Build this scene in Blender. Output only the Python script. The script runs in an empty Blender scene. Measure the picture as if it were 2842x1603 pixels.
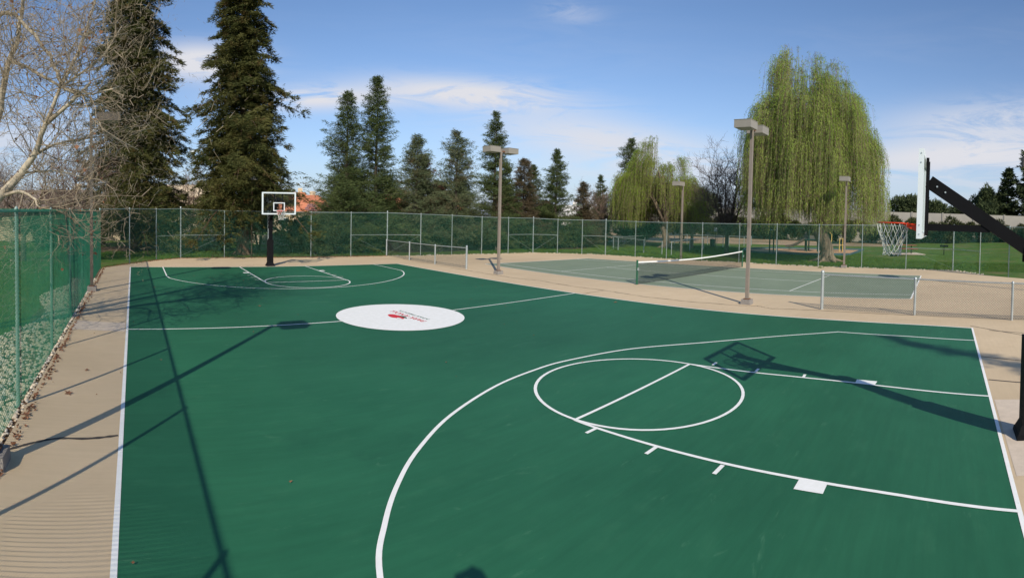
import bpy, bmesh, math, random
import numpy as np
from mathutils import Vector, Matrix

R = math.radians
sc = bpy.context.scene
col = sc.collection

# ------------------------------------------------------------------ camera (a hand-held sweep panorama)
cd = bpy.data.cameras.new('camera'); cd.type = 'PANO'; cd.panorama_type = 'CENTRAL_CYLINDRICAL'
FX, FY, V0 = 1431.6555, 1398.5348, 629.726
cd.central_cylindrical_range_u_min = -1421 / FX; cd.central_cylindrical_range_u_max = 1421 / FX
cd.central_cylindrical_range_v_min = -(1603 - V0) / FY; cd.central_cylindrical_range_v_max = V0 / FY
cd.central_cylindrical_radius = 1
cd.clip_start = 0.05; cd.clip_end = 3000
cam = bpy.data.objects.new('camera', cd); col.objects.link(cam); sc.camera = cam
yaw, pitch, roll = .7337, -.025, .0203
F = Vector((math.sin(yaw), math.cos(yaw), 0)); Rt = Vector((math.cos(yaw), -math.sin(yaw), 0)); U = Vector((0, 0, 1))
F2 = F * math.cos(pitch) + U * math.sin(pitch); U2 = U * math.cos(pitch) - F * math.sin(pitch)
R3 = Rt * math.cos(roll) + U2 * math.sin(roll); U3 = U2 * math.cos(roll) - Rt * math.sin(roll)
cam.matrix_world = Matrix(((R3.x, U3.x, -F2.x, .172), (R3.y, U3.y, -F2.y, .9244), (R3.z, U3.z, -F2.z, 3.0933), (0, 0, 0, 1)))

# ------------------------------------------------------------------ world and sun
SK = (.826, 1.12)                      # shadow offset per metre of height
SUN_EL = math.atan2(1, math.hypot(*SK)); SUN_AZ = math.atan2(-SK[0], -SK[1])   # azimuth from +Y clockwise
w = bpy.data.worlds.new('World'); sc.world = w; w.use_nodes = True
nt = w.node_tree; N = nt.nodes; L = nt.links; N.clear()
def wn(t, **k):
    n = N.new(t)
    for a, b in k.items(): setattr(n, a, b)
    return n
def wm(op, a, b=None, c=None, clamp=False):
    n = N.new('ShaderNodeMath'); n.operation = op; n.use_clamp = clamp
    for i, x in enumerate((a, b, c)):
        if x is None: continue
        if isinstance(x, (int, float)): n.inputs[i].default_value = x
        else: L.new(x, n.inputs[i])
    return n.outputs[0]
sky = wn('ShaderNodeTexSky', sky_type='NISHITA', sun_disc=False)
sky.sun_elevation = SUN_EL; sky.sun_rotation = SUN_AZ
sky.altitude = 100; sky.air_density = 1.0; sky.dust_density = .35; sky.ozone_density = 1.9
tc = wn('ShaderNodeTexCoord'); sep = wn('ShaderNodeSeparateXYZ'); L.new(tc.outputs['Generated'], sep.inputs[0])
X, Y, Z = sep.outputs
hyp = wm('SQRT', wm('ADD', wm('MULTIPLY', X, X), wm('MULTIPLY', Y, Y)))
az = wm('ARCTAN2', X, Y); el = wm('DIVIDE', Z, wm('MAXIMUM', hyp, .05))
# high thin cloud: streaky noise on a flat layer overhead, gathered in loose banks
cmb = wn('ShaderNodeCombineXYZ')
L.new(wm('MULTIPLY', az, 3.2), cmb.inputs[0]); L.new(wm('MULTIPLY', el, 17), cmb.inputs[1])
L.new(wm('MULTIPLY', az, 1.0), cmb.inputs[2])
def noise(vec, scale, detail, rough, dist=0):
    n = wn('ShaderNodeTexNoise'); n.inputs['Scale'].default_value = scale; n.inputs['Detail'].default_value = detail
    n.inputs['Roughness'].default_value = rough; n.inputs['Distortion'].default_value = dist
    L.new(vec, n.inputs['Vector']); return n.outputs['Fac']
fine = noise(cmb.outputs[0], 1.5, 10, .66, .9)
broad = noise(cmb.outputs[0], .55, 3, .5, .2)
def bank(a0, e0, wa, we, tilt=0):
    da = wm('SUBTRACT', az, R(a0)); de = wm('SUBTRACT', wm('SUBTRACT', el, e0), wm('MULTIPLY', da, tilt))
    q = wm('ADD', wm('POWER', wm('DIVIDE', wm('ABSOLUTE', da), R(wa)), 2), wm('POWER', wm('DIVIDE', wm('ABSOLUTE', de), we), 2))
    return wm('POWER', 2.718, wm('MULTIPLY', q, -1))
banks = [(7.5, .292, 5.5, .034, -.02, 1.4), (20, .222, 8, .022, .02, 1.15), (37, .236, 11, .028, -.06, 1.2), (51, .155, 12, .04, -.10, .9),
         (61, .09, 17, .05, 0, .55), (88, .135, 14, .035, .10, .95), (95, .21, 12, .04, .08, .8), (104, .12, 14, .06, .1, .8), (48, .40, 3, .02, -.1, .35),
         (-20, .13, 13, .05, .1, .9), (-25, .3, 9, .05, .1, .6), (150, .2, 20, .06, 0, .8), (205, .25, 26, .05, 0, .8), (-75, .18, 22, .05, 0, .8), (-120, .3, 22, .06, 0, .8)]
tot = None
for a0, e0, wa, we, tl, g in banks:
    b = wm('MULTIPLY', bank(a0, e0, wa, we, tl), g); tot = b if tot is None else wm('ADD', tot, b)
shape = wm('MULTIPLY', wm('SUBTRACT', fine, .31), 5.0, clamp=True)
cl = wm('MULTIPLY', tot, shape)
thin = wm('MULTIPLY', wm('MULTIPLY', wm('SUBTRACT', broad, .46), 2.0, clamp=True), wm('MULTIPLY', wm('SUBTRACT', fine, .35), 1.3, clamp=True))
cl = wm('ADD', cl, wm('MULTIPLY', thin, .35))
hz = wm('POWER', 2.718, wm('MULTIPLY', wm('MAXIMUM', el, 0), -7))          # pale band low over the horizon
cl = wm('MULTIPLY', cl, .9, clamp=True)
tint = wn('ShaderNodeMix', data_type='RGBA', blend_type='MULTIPLY'); tint.inputs[0].default_value = 1; L.new(sky.outputs[0], tint.inputs[6]); tint.inputs[7].default_value = (.84, 1.0, 1.18, 1)
mixh = wn('ShaderNodeMix', data_type='RGBA'); L.new(wm('MULTIPLY', hz, .92, clamp=True), mixh.inputs[0]); L.new(tint.outputs[2], mixh.inputs[6]); mixh.inputs[7].default_value = (4.0, 4.45, 5.7, 1)
mixc = wn('ShaderNodeMix', data_type='RGBA')
L.new(cl, mixc.inputs[0]); L.new(mixh.outputs[2], mixc.inputs[6]); mixc.inputs[7].default_value = (6.1, 6.15, 6.6, 1)
bg = wn('ShaderNodeBackground'); bg.inputs[1].default_value = .115; L.new(mixc.outputs[2], bg.inputs[0])
wo = wn('ShaderNodeOutputWorld'); L.new(bg.outputs[0], wo.inputs[0])

sl = bpy.data.lights.new('sun', 'SUN'); sl.energy = 4.6; sl.angle = R(.5); sl.color = (1, .90, .75)
so = bpy.data.objects.new('sun', sl); col.objects.link(so); so.location = (-20, -26, 30)
so.rotation_euler = Vector((SK[0], SK[1], -1)).to_track_quat('-Z', 'Y').to_euler()
sc.view_settings.view_transform = 'Standard'; sc.view_settings.look = 'None'
sc.view_settings.gamma = 1; sc.view_settings.use_curve_mapping = False; sc.view_settings.exposure = .08
sc.cycles.max_bounces = 6; sc.cycles.transparent_max_bounces = 12; sc.cycles.use_denoising = True

# ------------------------------------------------------------------ materials
def mat(name, c, rough=.7, var=0, vscale=3, c2=None, bump=0, bscale=40, metal=0, spec=.4, trans=0, c3=None, s3=.3, t3=(.5, .62), stretch=None):
    m = bpy.data.materials.new(name); m.use_nodes = True; n = m.node_tree.nodes; l = m.node_tree.links
    p = n['Principled BSDF']; p.inputs['Roughness'].default_value = rough; p.inputs['Metallic'].default_value = metal
    p.inputs['Specular IOR Level'].default_value = spec; p.inputs['Base Color'].default_value = (*c, 1)
    co = n.new('ShaderNodeTexCoord').outputs['Object']
    if stretch:
        mp = n.new('ShaderNodeMapping'); mp.inputs['Scale'].default_value = stretch; l.new(co, mp.inputs[0]); co = mp.outputs[0]
    last = None
    if var or c2:
        t = n.new('ShaderNodeTexNoise'); t.inputs['Scale'].default_value = vscale; t.inputs['Detail'].default_value = 6; t.inputs['Roughness'].default_value = .65
        l.new(co, t.inputs['Vector'])
        rp = n.new('ShaderNodeValToRGB'); rp.color_ramp.elements[0].position = .32; rp.color_ramp.elements[1].position = .68
        d = c2 or tuple(min(1, x * (1 + var)) for x in c)
        e = c if c2 else tuple(x * (1 - var) for x in c)
        rp.color_ramp.elements[0].color = (*e, 1); rp.color_ramp.elements[1].color = (*d, 1)
        l.new(t.outputs['Fac'], rp.inputs[0]); last = rp.outputs[0]
    if c3:
        t = n.new('ShaderNodeTexNoise'); t.inputs['Scale'].default_value = s3; t.inputs['Detail'].default_value = 5; t.inputs['Roughness'].default_value = .6
        l.new(co, t.inputs['Vector'])
        mr = n.new('ShaderNodeMapRange'); mr.inputs[1].default_value = t3[0]; mr.inputs[2].default_value = t3[1]; l.new(t.outputs['Fac'], mr.inputs[0])
        mx = n.new('ShaderNodeMix'); mx.data_type = 'RGBA'; l.new(mr.outputs[0], mx.inputs[0])
        if last: l.new(last, mx.inputs[6])
        else: mx.inputs[6].default_value = (*c, 1)
        mx.inputs[7].default_value = (*c3, 1); last = mx.outputs[2]
    if last: l.new(last, p.inputs['Base Color'])
    if bump:
        t = n.new('ShaderNodeTexNoise'); t.inputs['Scale'].default_value = bscale; t.inputs['Detail'].default_value = 4
        l.new(co, t.inputs['Vector'])
        b = n.new('ShaderNodeBump'); b.inputs['Strength'].default_value = bump; b.inputs['Distance'].default_value = .02
        l.new(t.outputs['Fac'], b.inputs['Height']); l.new(b.outputs[0], p.inputs['Normal'])
    if trans:
        tr = n.new('ShaderNodeBsdfTranslucent')
        if last: l.new(last, tr.inputs[0])
        else: tr.inputs[0].default_value = (*c, 1)
        ms = n.new('ShaderNodeMixShader'); ms.inputs[0].default_value = trans
        l.new(p.outputs[0], ms.inputs[1]); l.new(tr.outputs[0], ms.inputs[2]); l.new(ms.outputs[0], n['Material Output'].inputs[0])
    return m

M = {}
M['tan'] = mat('tan_concrete', (.535, .415, .265), .85, c2=(.585, .46, .30), vscale=1.3, c3=(.47, .365, .235), s3=.16, t3=(.45, .7), bump=.15, bscale=180)
M['patch'] = mat('concrete_patch', (.56, .47, .37), .85, var=.08, vscale=6)
M['green'] = mat('court_green_paint', (.015, .104, .050), .62, c2=(.021, .128, .062), vscale=.9, c3=(.030, .142, .070), s3=3.3, t3=(.55, .9), bump=.1, bscale=260, spec=.3, stretch=(.5, 1, 1))
M['sage'] = mat('tennis_sage_paint', (.17, .22, .15), .8, c2=(.20, .25, .175), vscale=.7, bump=.1, bscale=200)
M['white'] = mat('white_line_paint', (.76, .77, .73), .6, c2=(.85, .85, .82), vscale=7, c3=(.50, .60, .53), s3=16, t3=(.66, .82))
M['line_old'] = mat('worn_line_paint', (.74, .75, .70), .7, c2=(.84, .84, .80), vscale=6)
M['logo_red'] = mat('logo_red_paint', (.60, .035, .045), .6, var=.06)
M['logo_green'] = mat('logo_green_paint', (.015, .10, .055), .6, var=.06)
M['crack'] = mat('black_crack_sealant', (.06, .052, .045), .9, var=.2, vscale=15)
M['crack_thin'] = mat('concrete_crack', (.14, .105, .075), .9, var=.25, vscale=15)
M['grass'] = mat('lawn_grass', (.052, .105, .014), .9, c2=(.10, .17, .026), vscale=.9, c3=(.16, .15, .055), s3=.30, t3=(.50, .68), bump=.9, bscale=26, spec=.1)
M['blade'] = mat('grass_blade', (.06, .13, .016), .8, c2=(.13, .21, .03), vscale=1.6, trans=.3, spec=.15)
M['mulch'] = mat('leaf_mulch', (.075, .045, .026), .95, c2=(.17, .105, .06), vscale=5, c3=(.05, .06, .02), s3=.8, t3=(.5, .65), bump=.8, bscale=22)
M['dirt'] = mat('dry_dirt', (.33, .22, .135), .95, c2=(.42, .30, .19), vscale=.35, c3=(.24, .17, .09), s3=.12, t3=(.5, .6), bump=.4, bscale=9)
M['path'] = mat('pale_path', (.50, .43, .33), .9, var=.08, vscale=.5)
M['chips'] = mat('wood_chips', (.42, .23, .12), .95, c2=(.55, .33, .18), vscale=9, bump=.8, bscale=18)
M['galv'] = mat('galvanised_steel', (.46, .50, .50), .42, var=.12, vscale=5, metal=.55)
M['galv_g'] = mat('green_tinted_galvanised_pipe', (.30, .40, .36), .5, var=.15, vscale=7, metal=.3)
M['vinyl'] = mat('green_vinyl_wire', (.032, .235, .125), .35, var=.15, vscale=2, spec=.5)
M['vinyl_dk'] = mat('aged_green_wire', (.03, .15, .10), .45, var=.15, vscale=2, spec=.5)
M['wire'] = mat('grey_wire', (.09, .10, .095), .5, metal=.4, var=.1)
M['bronze'] = mat('brown_painted_steel', (.21, .175, .145), .5, c2=(.26, .22, .185), vscale=2.5, c3=(.13, .10, .08), s3=1.2, t3=(.55, .75))
M['head'] = mat('taupe_lamp_housing', (.27, .25, .215), .5, var=.06, vscale=3)
M['shade_steel'] = mat('shade_darkened_steel', (.075, .062, .05), .7, c2=(.12, .10, .08), vscale=3)  # dark brown puts the shade on the left fence pole into its colour
M['rust'] = mat('rusty_bracket', (.16, .075, .04), .8, var=.3, vscale=12)
M['lens'] = mat('lamp_glass', (.32, .32, .30), .2, var=.05)
M['block'] = mat('concrete_block', (.24, .22, .20), .9, var=.15, vscale=8, bump=.4, bscale=40)
M['black'] = mat('black_powder_coat', (.006, .006, .007), .6, var=.15, vscale=5, spec=.12)
M['blackpad'] = mat('black_pad_vinyl', (.008, .008, .009), .7, var=.2, vscale=3, bump=.1, bscale=30, spec=.12)
M['bframe'] = mat('white_board_frame', (.72, .78, .80), .35, var=.03, vscale=3)
M['orange'] = mat('orange_rim_enamel', (.85, .06, .015), .35, var=.05, vscale=8)
M['net'] = mat('white_net_cord', (.78, .76, .70), .8, var=.08, vscale=20, trans=.15)
M['tnet'] = mat('black_net_cord', (.02, .02, .02), .8, var=.1)
M['tpost'] = mat('green_net_post', (.02, .10, .055), .4, var=.1)
M['band'] = mat('white_net_band', (.82, .82, .80), .8, var=.03)
M['bark_red'] = mat('redwood_bark', (.085, .048, .030), .95, c2=(.15, .09, .06), vscale=3, bump=1, bscale=12, stretch=(3, 3, .4))
M['bark_will'] = mat('willow_bark', (.17, .125, .085), .95, c2=(.30, .23, .165), vscale=3, bump=1, bscale=9, stretch=(3, 3, .5))
M['bark_syc'] = mat('sycamore_bark', (.24, .19, .13), .85, c2=(.60, .53, .40), vscale=2.2, bump=.3, bscale=12)
M['twig_syc'] = mat('sycamore_twig', (.24, .19, .13), .85, c2=(.44, .36, .25), vscale=2)
M['bark_dk'] = mat('dark_bark', (.06, .045, .036), .9, c2=(.10, .075, .06), vscale=4)
M['twig_dk'] = mat('dark_twig', (.085, .065, .058), .9, c2=(.14, .105, .09), vscale=4)
M['twig_br'] = mat('brown_twig', (.15, .10, .075), .9, c2=(.22, .155, .12), vscale=3)
M['twig_pale'] = mat('pale_twig', (.26, .20, .16), .9, c2=(.34, .27, .22), vscale=3)
M['fol_big'] = mat('redwood_foliage', (.040, .055, .014), .75, c2=(.115, .110, .032), vscale=.7, c3=(.15, .085, .034), s3=1.1, t3=(.55, .75), trans=.22, spec=.2)
M['fol_mid'] = mat('conifer_foliage', (.045, .072, .024), .75, c2=(.105, .135, .045), vscale=.7, c3=(.11, .075, .04), s3=1.2, t3=(.58, .8), trans=.22, spec=.2)
M['fol_grey'] = mat('grey_green_foliage', (.07, .095, .045), .75, c2=(.17, .20, .10), vscale=.8, c3=(.12, .075, .045), s3=.8, t3=(.52, .7), trans=.25, spec=.2)
M['fol_lite'] = mat('light_green_foliage', (.06, .10, .028), .75, c2=(.15, .20, .06), vscale=.8, c3=(.13, .12, .05), s3=.8, t3=(.55, .75), trans=.28, spec=.2)
M['fol_brown'] = mat('browned_foliage', (.075, .060, .034), .8, c2=(.14, .105, .065), vscale=.8, c3=(.045, .06, .025), s3=.9, t3=(.5, .7), trans=.2, spec=.15)
M['fol_red'] = mat('reddish_foliage', (.10, .035, .028), .8, c2=(.15, .07, .05), vscale=.9, trans=.2)
M['fol_pine'] = mat('pine_foliage', (.04, .058, .025), .8, c2=(.09, .115, .048), vscale=.25, trans=.15, spec=.15)
M['fol_shrub'] = mat('shrub_foliage', (.028, .042, .015), .8, c2=(.085, .095, .035), vscale=.6, c3=(.11, .095, .04), s3=.5, t3=(.55, .8), trans=.2, spec=.2)
M['fol_dark'] = mat('dark_shrub_foliage', (.012, .028, .012), .7, c2=(.03, .055, .02), vscale=.8, trans=.15)
M['fol_will'] = mat('willow_leaves', (.21, .32, .045), .6, c2=(.40, .50, .10), vscale=.6, c3=(.12, .22, .04), s3=1.0, t3=(.5, .75), trans=.4, spec=.3)
M['fol_will2'] = mat('bright_willow_leaves', (.17, .26, .022), .6, c2=(.28, .38, .04), vscale=.5, trans=.4, spec=.3)
M['blossom'] = mat('pink_blossom', (.42, .25, .26), .8, var=.15, vscale=2, trans=.2)
M['cream'] = mat('cream_stucco', (.62, .50, .34), .9, var=.05, vscale=1)
M['tile'] = mat('orange_roof_tile', (.46, .15, .075), .85, c2=(.56, .22, .12), vscale=2.5, bump=.4, bscale=5)
M['roof_gr'] = mat('grey_roof', (.20, .16, .13), .9, var=.12, vscale=2)
M['roof_pale'] = mat('pale_roof', (.62, .60, .56), .8, var=.08, vscale=2)
M['glassd'] = mat('window_glass', (.04, .05, .06), .1, var=.1)
M['wallb'] = mat('block_wall_masonry', (.42, .39, .33), .9, var=.08, vscale=.6, bump=.3, bscale=6)
M['wallc'] = mat('wall_pilaster', (.36, .335, .285), .9, var=.08, vscale=1)
M['retain'] = mat('retaining_wall_render', (.33, .27, .20), .9, c2=(.42, .35, .26), vscale=.8, c3=(.22, .18, .14), s3=.7, t3=(.52, .7))
M['iron'] = mat('black_iron', (.012, .012, .012), .5)
M['redplank'] = mat('red_table_plank', (.28, .055, .04), .6, var=.12, vscale=5)
M['dgreen'] = mat('dark_green_steel', (.008, .035, .025), .5, var=.1)
M['slide'] = mat('grey_slide_plastic', (.16, .15, .13), .45, var=.1)
M['yellow'] = mat('yellow_pipe', (.62, .47, .14), .5, var=.06)
M['blue'] = mat('blue_border_board', (.04, .09, .11), .6, var=.1)
M['asphalt'] = mat('street_asphalt', (.12, .115, .11), .9, var=.1, vscale=1)
M['rock'] = mat('river_rock', (.38, .30, .21), .85, c2=(.68, .59, .45), vscale=3.5, bump=.3, bscale=14)
M['rock2'] = mat('river_rock_grey', (.34, .31, .26), .85, c2=(.58, .55, .47), vscale=3, bump=.3, bscale=14)
M['leaf'] = mat('dry_leaf', (.20, .085, .045), .8, c2=(.30, .15, .08), vscale=8, trans=.2)
M['litter'] = mat('leaf_litter', (.10, .05, .03), .9, c2=(.24, .12, .07), vscale=7)
M['skin'] = mat('skin', (.48, .28, .19), .55, var=.04)
M['hair'] = mat('dark_hair', (.03, .02, .015), .6, var=.2, vscale=30)
M['shirt'] = mat('blue_shirt_cloth', (.06, .10, .20), .9, var=.08, vscale=10)
M['jeans'] = mat('denim', (.04, .055, .10), .9, var=.12, vscale=12)
M['shoe'] = mat('shoe_leather', (.03, .025, .02), .5)
M['alu'] = mat('ladder_aluminium', (.55, .56, .57), .35, metal=.8, var=.05)
M['plastic_o'] = mat('ladder_cap_plastic', (.55, .16, .03), .5)
M['car'] = mat('dark_car_paint', (.02, .022, .028), .25, var=.05, spec=.6)
M['tyre'] = mat('tyre_rubber', (.015, .015, .015), .8)

# glass of the backboards: clear, with a soft mirror at low angles
g = bpy.data.materials.new('backboard_glass'); g.use_nodes = True; n = g.node_tree.nodes; n.remove(n['Principled BSDF'])
t_ = n.new('ShaderNodeBsdfTransparent'); t_.inputs[0].default_value = (.90, .94, .93, 1); gl = n.new('ShaderNodeBsdfGlossy'); gl.inputs['Roughness'].default_value = .02
fr = n.new('ShaderNodeLayerWeight'); fr.inputs[0].default_value = .12; ms_ = n.new('ShaderNodeMixShader'); lk = g.node_tree.links
lk.new(fr.outputs['Facing'], ms_.inputs[0]); lk.new(t_.outputs[0], ms_.inputs[1]); lk.new(gl.outputs[0], ms_.inputs[2]); lk.new(ms_.outputs[0], n['Material Output'].inputs[0]); M['glass'] = g

# court paint: roller streaks, faint scuffs
def streaks(m, amt):
    n = m.node_tree.nodes; l = m.node_tree.links; p = n['Principled BSDF']
    src = p.inputs['Base Color'].links[0].from_socket
    co = n.new('ShaderNodeTexCoord').outputs['Object']
    mp = n.new('ShaderNodeMapping'); mp.inputs['Scale'].default_value = (.35, 5, 1); mp.inputs['Rotation'].default_value = (0, 0, .35); l.new(co, mp.inputs[0])
    t = n.new('ShaderNodeTexNoise'); t.inputs['Scale'].default_value = 2.2; t.inputs['Detail'].default_value = 8; t.inputs['Roughness'].default_value = .75; l.new(mp.outputs[0], t.inputs['Vector'])
    mr = n.new('ShaderNodeMapRange'); mr.inputs[1].default_value = .3; mr.inputs[2].default_value = .75; mr.inputs[3].default_value = 1 - amt; mr.inputs[4].default_value = 1 + amt; l.new(t.outputs['Fac'], mr.inputs[0])
    t2 = n.new('ShaderNodeTexNoise'); t2.inputs['Scale'].default_value = .13; t2.inputs['Detail'].default_value = 3; l.new(co, t2.inputs['Vector'])
    m2 = n.new('ShaderNodeMapRange'); m2.inputs[1].default_value = .35; m2.inputs[2].default_value = .65; m2.inputs[3].default_value = 1 - amt; m2.inputs[4].default_value = 1 + amt; l.new(t2.outputs['Fac'], m2.inputs[0])
    mu = n.new('ShaderNodeMath'); mu.operation = 'MULTIPLY'; l.new(mr.outputs[0], mu.inputs[0]); l.new(m2.outputs[0], mu.inputs[1])
    vm = n.new('ShaderNodeVectorMath'); vm.operation = 'SCALE'; l.new(src, vm.inputs[0]); l.new(mu.outputs[0], vm.inputs['Scale']); l.new(vm.outputs[0], p.inputs['Base Color'])
streaks(M['green'], .11); streaks(M['tan'], .05); streaks(M['sage'], .06)

def scuffs(m, col_, sc_, thr, amt, stretch=(1, 1, 1), rot=0, det=4):
    n = m.node_tree.nodes; l = m.node_tree.links; p = n['Principled BSDF']; src = p.inputs['Base Color'].links[0].from_socket
    co = n.new('ShaderNodeTexCoord').outputs['Object']; mp = n.new('ShaderNodeMapping'); mp.inputs['Scale'].default_value = stretch; mp.inputs['Rotation'].default_value = (0, 0, rot); l.new(co, mp.inputs[0])
    t = n.new('ShaderNodeTexNoise'); t.inputs['Scale'].default_value = sc_; t.inputs['Detail'].default_value = det; t.inputs['Roughness'].default_value = .7; t.inputs['Distortion'].default_value = 1.2; l.new(mp.outputs[0], t.inputs['Vector'])
    mr = n.new('ShaderNodeMapRange'); mr.inputs[1].default_value = thr; mr.inputs[2].default_value = thr + .1; mr.inputs[4].default_value = amt; l.new(t.outputs['Fac'], mr.inputs[0])
    mx = n.new('ShaderNodeMix'); mx.data_type = 'RGBA'; l.new(mr.outputs[0], mx.inputs[0]); l.new(src, mx.inputs[6]); mx.inputs[7].default_value = (*col_, 1); l.new(mx.outputs[2], p.inputs['Base Color'])
scuffs(M['green'], (.07, .20, .11), 1.6, .62, .6, (.6, 2.2, 1), .6, 8)
scuffs(M['green'], (.17, .29, .20), 5.5, .70, .6, (.5, 2.6, 1), -.5, 6)
scuffs(M['green'], (.012, .075, .040), .45, .60, .35, (1, 1, 1), 0, 6)
scuffs(M['tan'], (.42, .31, .19), .8, .62, .45, (1, 1, 1), 0, 8); scuffs(M['tan'], (.22, .16, .11), 9, .78, .7, (1, 1, 1), 0, 3); scuffs(M['tan'], (.66, .55, .38), .5, .66, .4, (1, .5, 1), .4, 6)

# ------------------------------------------------------------------ mesh helpers
class MB:
    def __init__(s): s.v = []; s.f = []
    def add(s, vs, fs):
        o = len(s.v); s.v += [tuple(v) for v in vs]; s.f += [tuple(i + o for i in f) for f in fs]; return s
    def box(s, c, sz, rz=0, taper=1, M3=None):
        x, y, z = sz[0] / 2, sz[1] / 2, sz[2] / 2; vs = []
        for k, t in ((-1, 1), (1, taper)):
            for i, j in ((-1, -1), (1, -1), (1, 1), (-1, 1)): vs.append(Vector((i * x * t, j * y * t, k * z)))
        m = M3 if M3 else Matrix.Rotation(rz, 3, 'Z')
        return s.add([m @ v + Vector(c) for v in vs], [(0, 3, 2, 1), (4, 5, 6, 7), (0, 1, 5, 4), (1, 2, 6, 5), (2, 3, 7, 6), (3, 0, 4, 7)])
    def bar(s, a, b, wx, wy, up=(0, 0, 1)):
        a, b = Vector(a), Vector(b); d = b - a; z = d.normalized(); x = Vector(up).cross(z)
        if x.length < 1e-4: x = Vector((1, 0, 0)).cross(z)
        x.normalize(); y = z.cross(x)
        return s.box((a + b) / 2, (wx, wy, d.length), M3=Matrix((x, y, z)).transposed())
    def tube(s, pts, r, n=6, cap=True):
        pts = [Vector(p) for p in pts]; rs = r if isinstance(r, (list, tuple)) else [r] * len(pts)
        vs = []; fs = []; prev = None
        for i, p in enumerate(pts):
            d = (pts[min(i + 1, len(pts) - 1)] - pts[max(i - 1, 0)]).normalized()
            if prev is None:
                x = d.orthogonal().normalized()
            else:
                x = prev - d * prev.dot(d)
                x = x.normalized() if x.length > 1e-5 else d.orthogonal().normalized()
            prev = x; y = d.cross(x)
            for k in range(n):
                a = 2 * math.pi * k / n; vs.append(p + (x * math.cos(a) + y * math.sin(a)) * rs[i])
        for i in range(len(pts) - 1):
            for k in range(n):
                a = i * n + k; b = i * n + (k + 1) % n; fs.append((a, b, b + n, a + n))
        if cap: fs += [tuple(range(n))[::-1], tuple(range(len(vs) - n, len(vs)))]
        return s.add(vs, fs)
    def ngon(s, pts): return s.add(pts, [tuple(range(len(pts)))])
    def strip(s, pts, wd, z, jit=0, rng=None):
        pts = [Vector((p[0], p[1])) for p in pts]; vs = []; fs = []
        for i, p in enumerate(pts):
            a = pts[max(i - 1, 0)]; b = pts[min(i + 1, len(pts) - 1)]; d = (b - a).normalized(); nrm = Vector((-d.y, d.x))
            ww = wd * (1 + (rng.uniform(-jit, jit) if rng else 0)) / 2
            vs += [(p.x + nrm.x * ww, p.y + nrm.y * ww, z), (p.x - nrm.x * ww, p.y - nrm.y * ww, z)]
        for i in range(len(pts) - 1): fs.append((2 * i, 2 * i + 1, 2 * i + 3, 2 * i + 2))
        return s.add(vs, fs)
    def mesh(s, name, m, off=(0, 0, 0)):
        me = bpy.data.meshes.new(name)
        me.from_pydata([(v[0] - off[0], v[1] - off[1], v[2] - off[2]) for v in s.v], [], s.f)
        me.materials.append(m); me.update(); return me
def tagit(o, label=None, cat=None, group=None, kind=None):
    if label: o['label'] = label
    if cat: o['category'] = cat
    if group: o['group'] = group
    if kind: o['kind'] = kind
    return o
def link(name, me, parent=None):
    o = bpy.data.objects.new(name, me); col.objects.link(o)
    if parent: o.parent = parent
    return o
WORLD = {}
def thing(name, label, cat, loc=(0, 0, 0), group=None):
    o = bpy.data.objects.new(name, None); col.objects.link(o); o.location = loc; o.empty_display_size = .3
    WORLD[o.name] = Vector(loc); return tagit(o, label, cat, group)
def part(name, mb, m, t, top=None, smooth=False, kind=None):       # mb holds world coordinates; t may be a part in turn
    base = WORLD[(top or t).name]; me = mb.mesh(name, m, base)
    if smooth:
        for p in me.polygons: p.use_smooth = True
    o = link(name, me, t)
    if kind: o['kind'] = kind
    return o
def copy_thing(src, loc, label=None, group=None, rz=0, sc_=1):
    c = src.copy(); col.objects.link(c); c.location = loc; c.rotation_euler = (0, 0, rz); c.scale = (sc_,) * 3
    if label: c['label'] = label
    if group: c['group'] = group
    for ch in list(src.children):
        d = ch.copy(); col.objects.link(d); d.parent = c
        for g2 in list(ch.children):
            e = g2.copy(); col.objects.link(e); e.parent = d
    return c
def setting(name, mb, m, kind='structure'):
    o = link(name, mb.mesh(name, m)); o['kind'] = kind; return o
def tri_mesh(name, V, m, off=(0, 0, 0)):                           # V: (n,3,3) world coordinates
    n = len(V); me = bpy.data.meshes.new(name)
    co = (V.reshape(-1, 3) - np.array(off)).astype(np.float32)
    me.vertices.add(n * 3); me.vertices.foreach_set('co', co.ravel())
    me.loops.add(n * 3); me.loops.foreach_set('vertex_index', np.arange(n * 3, dtype=np.int32))
    me.polygons.add(n); me.polygons.foreach_set('loop_start', np.arange(0, n * 3, 3, dtype=np.int32))
    me.polygons.foreach_set('loop_total', np.full(n, 3, dtype=np.int32))
    me.materials.append(m); me.update(calc_edges=True); return me
def tufts(P, D, ln, wd, rg):                                       # leaf-shaped triangles at P pointing along D
    n = len(P); D = D / (np.linalg.norm(D, axis=1, keepdims=True) + 1e-9)
    S = rg.normal(size=(n, 3)); S -= D * (S * D).sum(1, keepdims=True); S /= np.linalg.norm(S, axis=1, keepdims=True) + 1e-9
    ln = np.asarray(ln).reshape(-1, 1) * np.ones((n, 1)); wd = np.asarray(wd).reshape(-1, 1) * np.ones((n, 1))
    return np.stack([P - S * wd / 2 - D * ln * .2, P + S * wd / 2 - D * ln * .2, P + D * ln * .8], axis=1)
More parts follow.
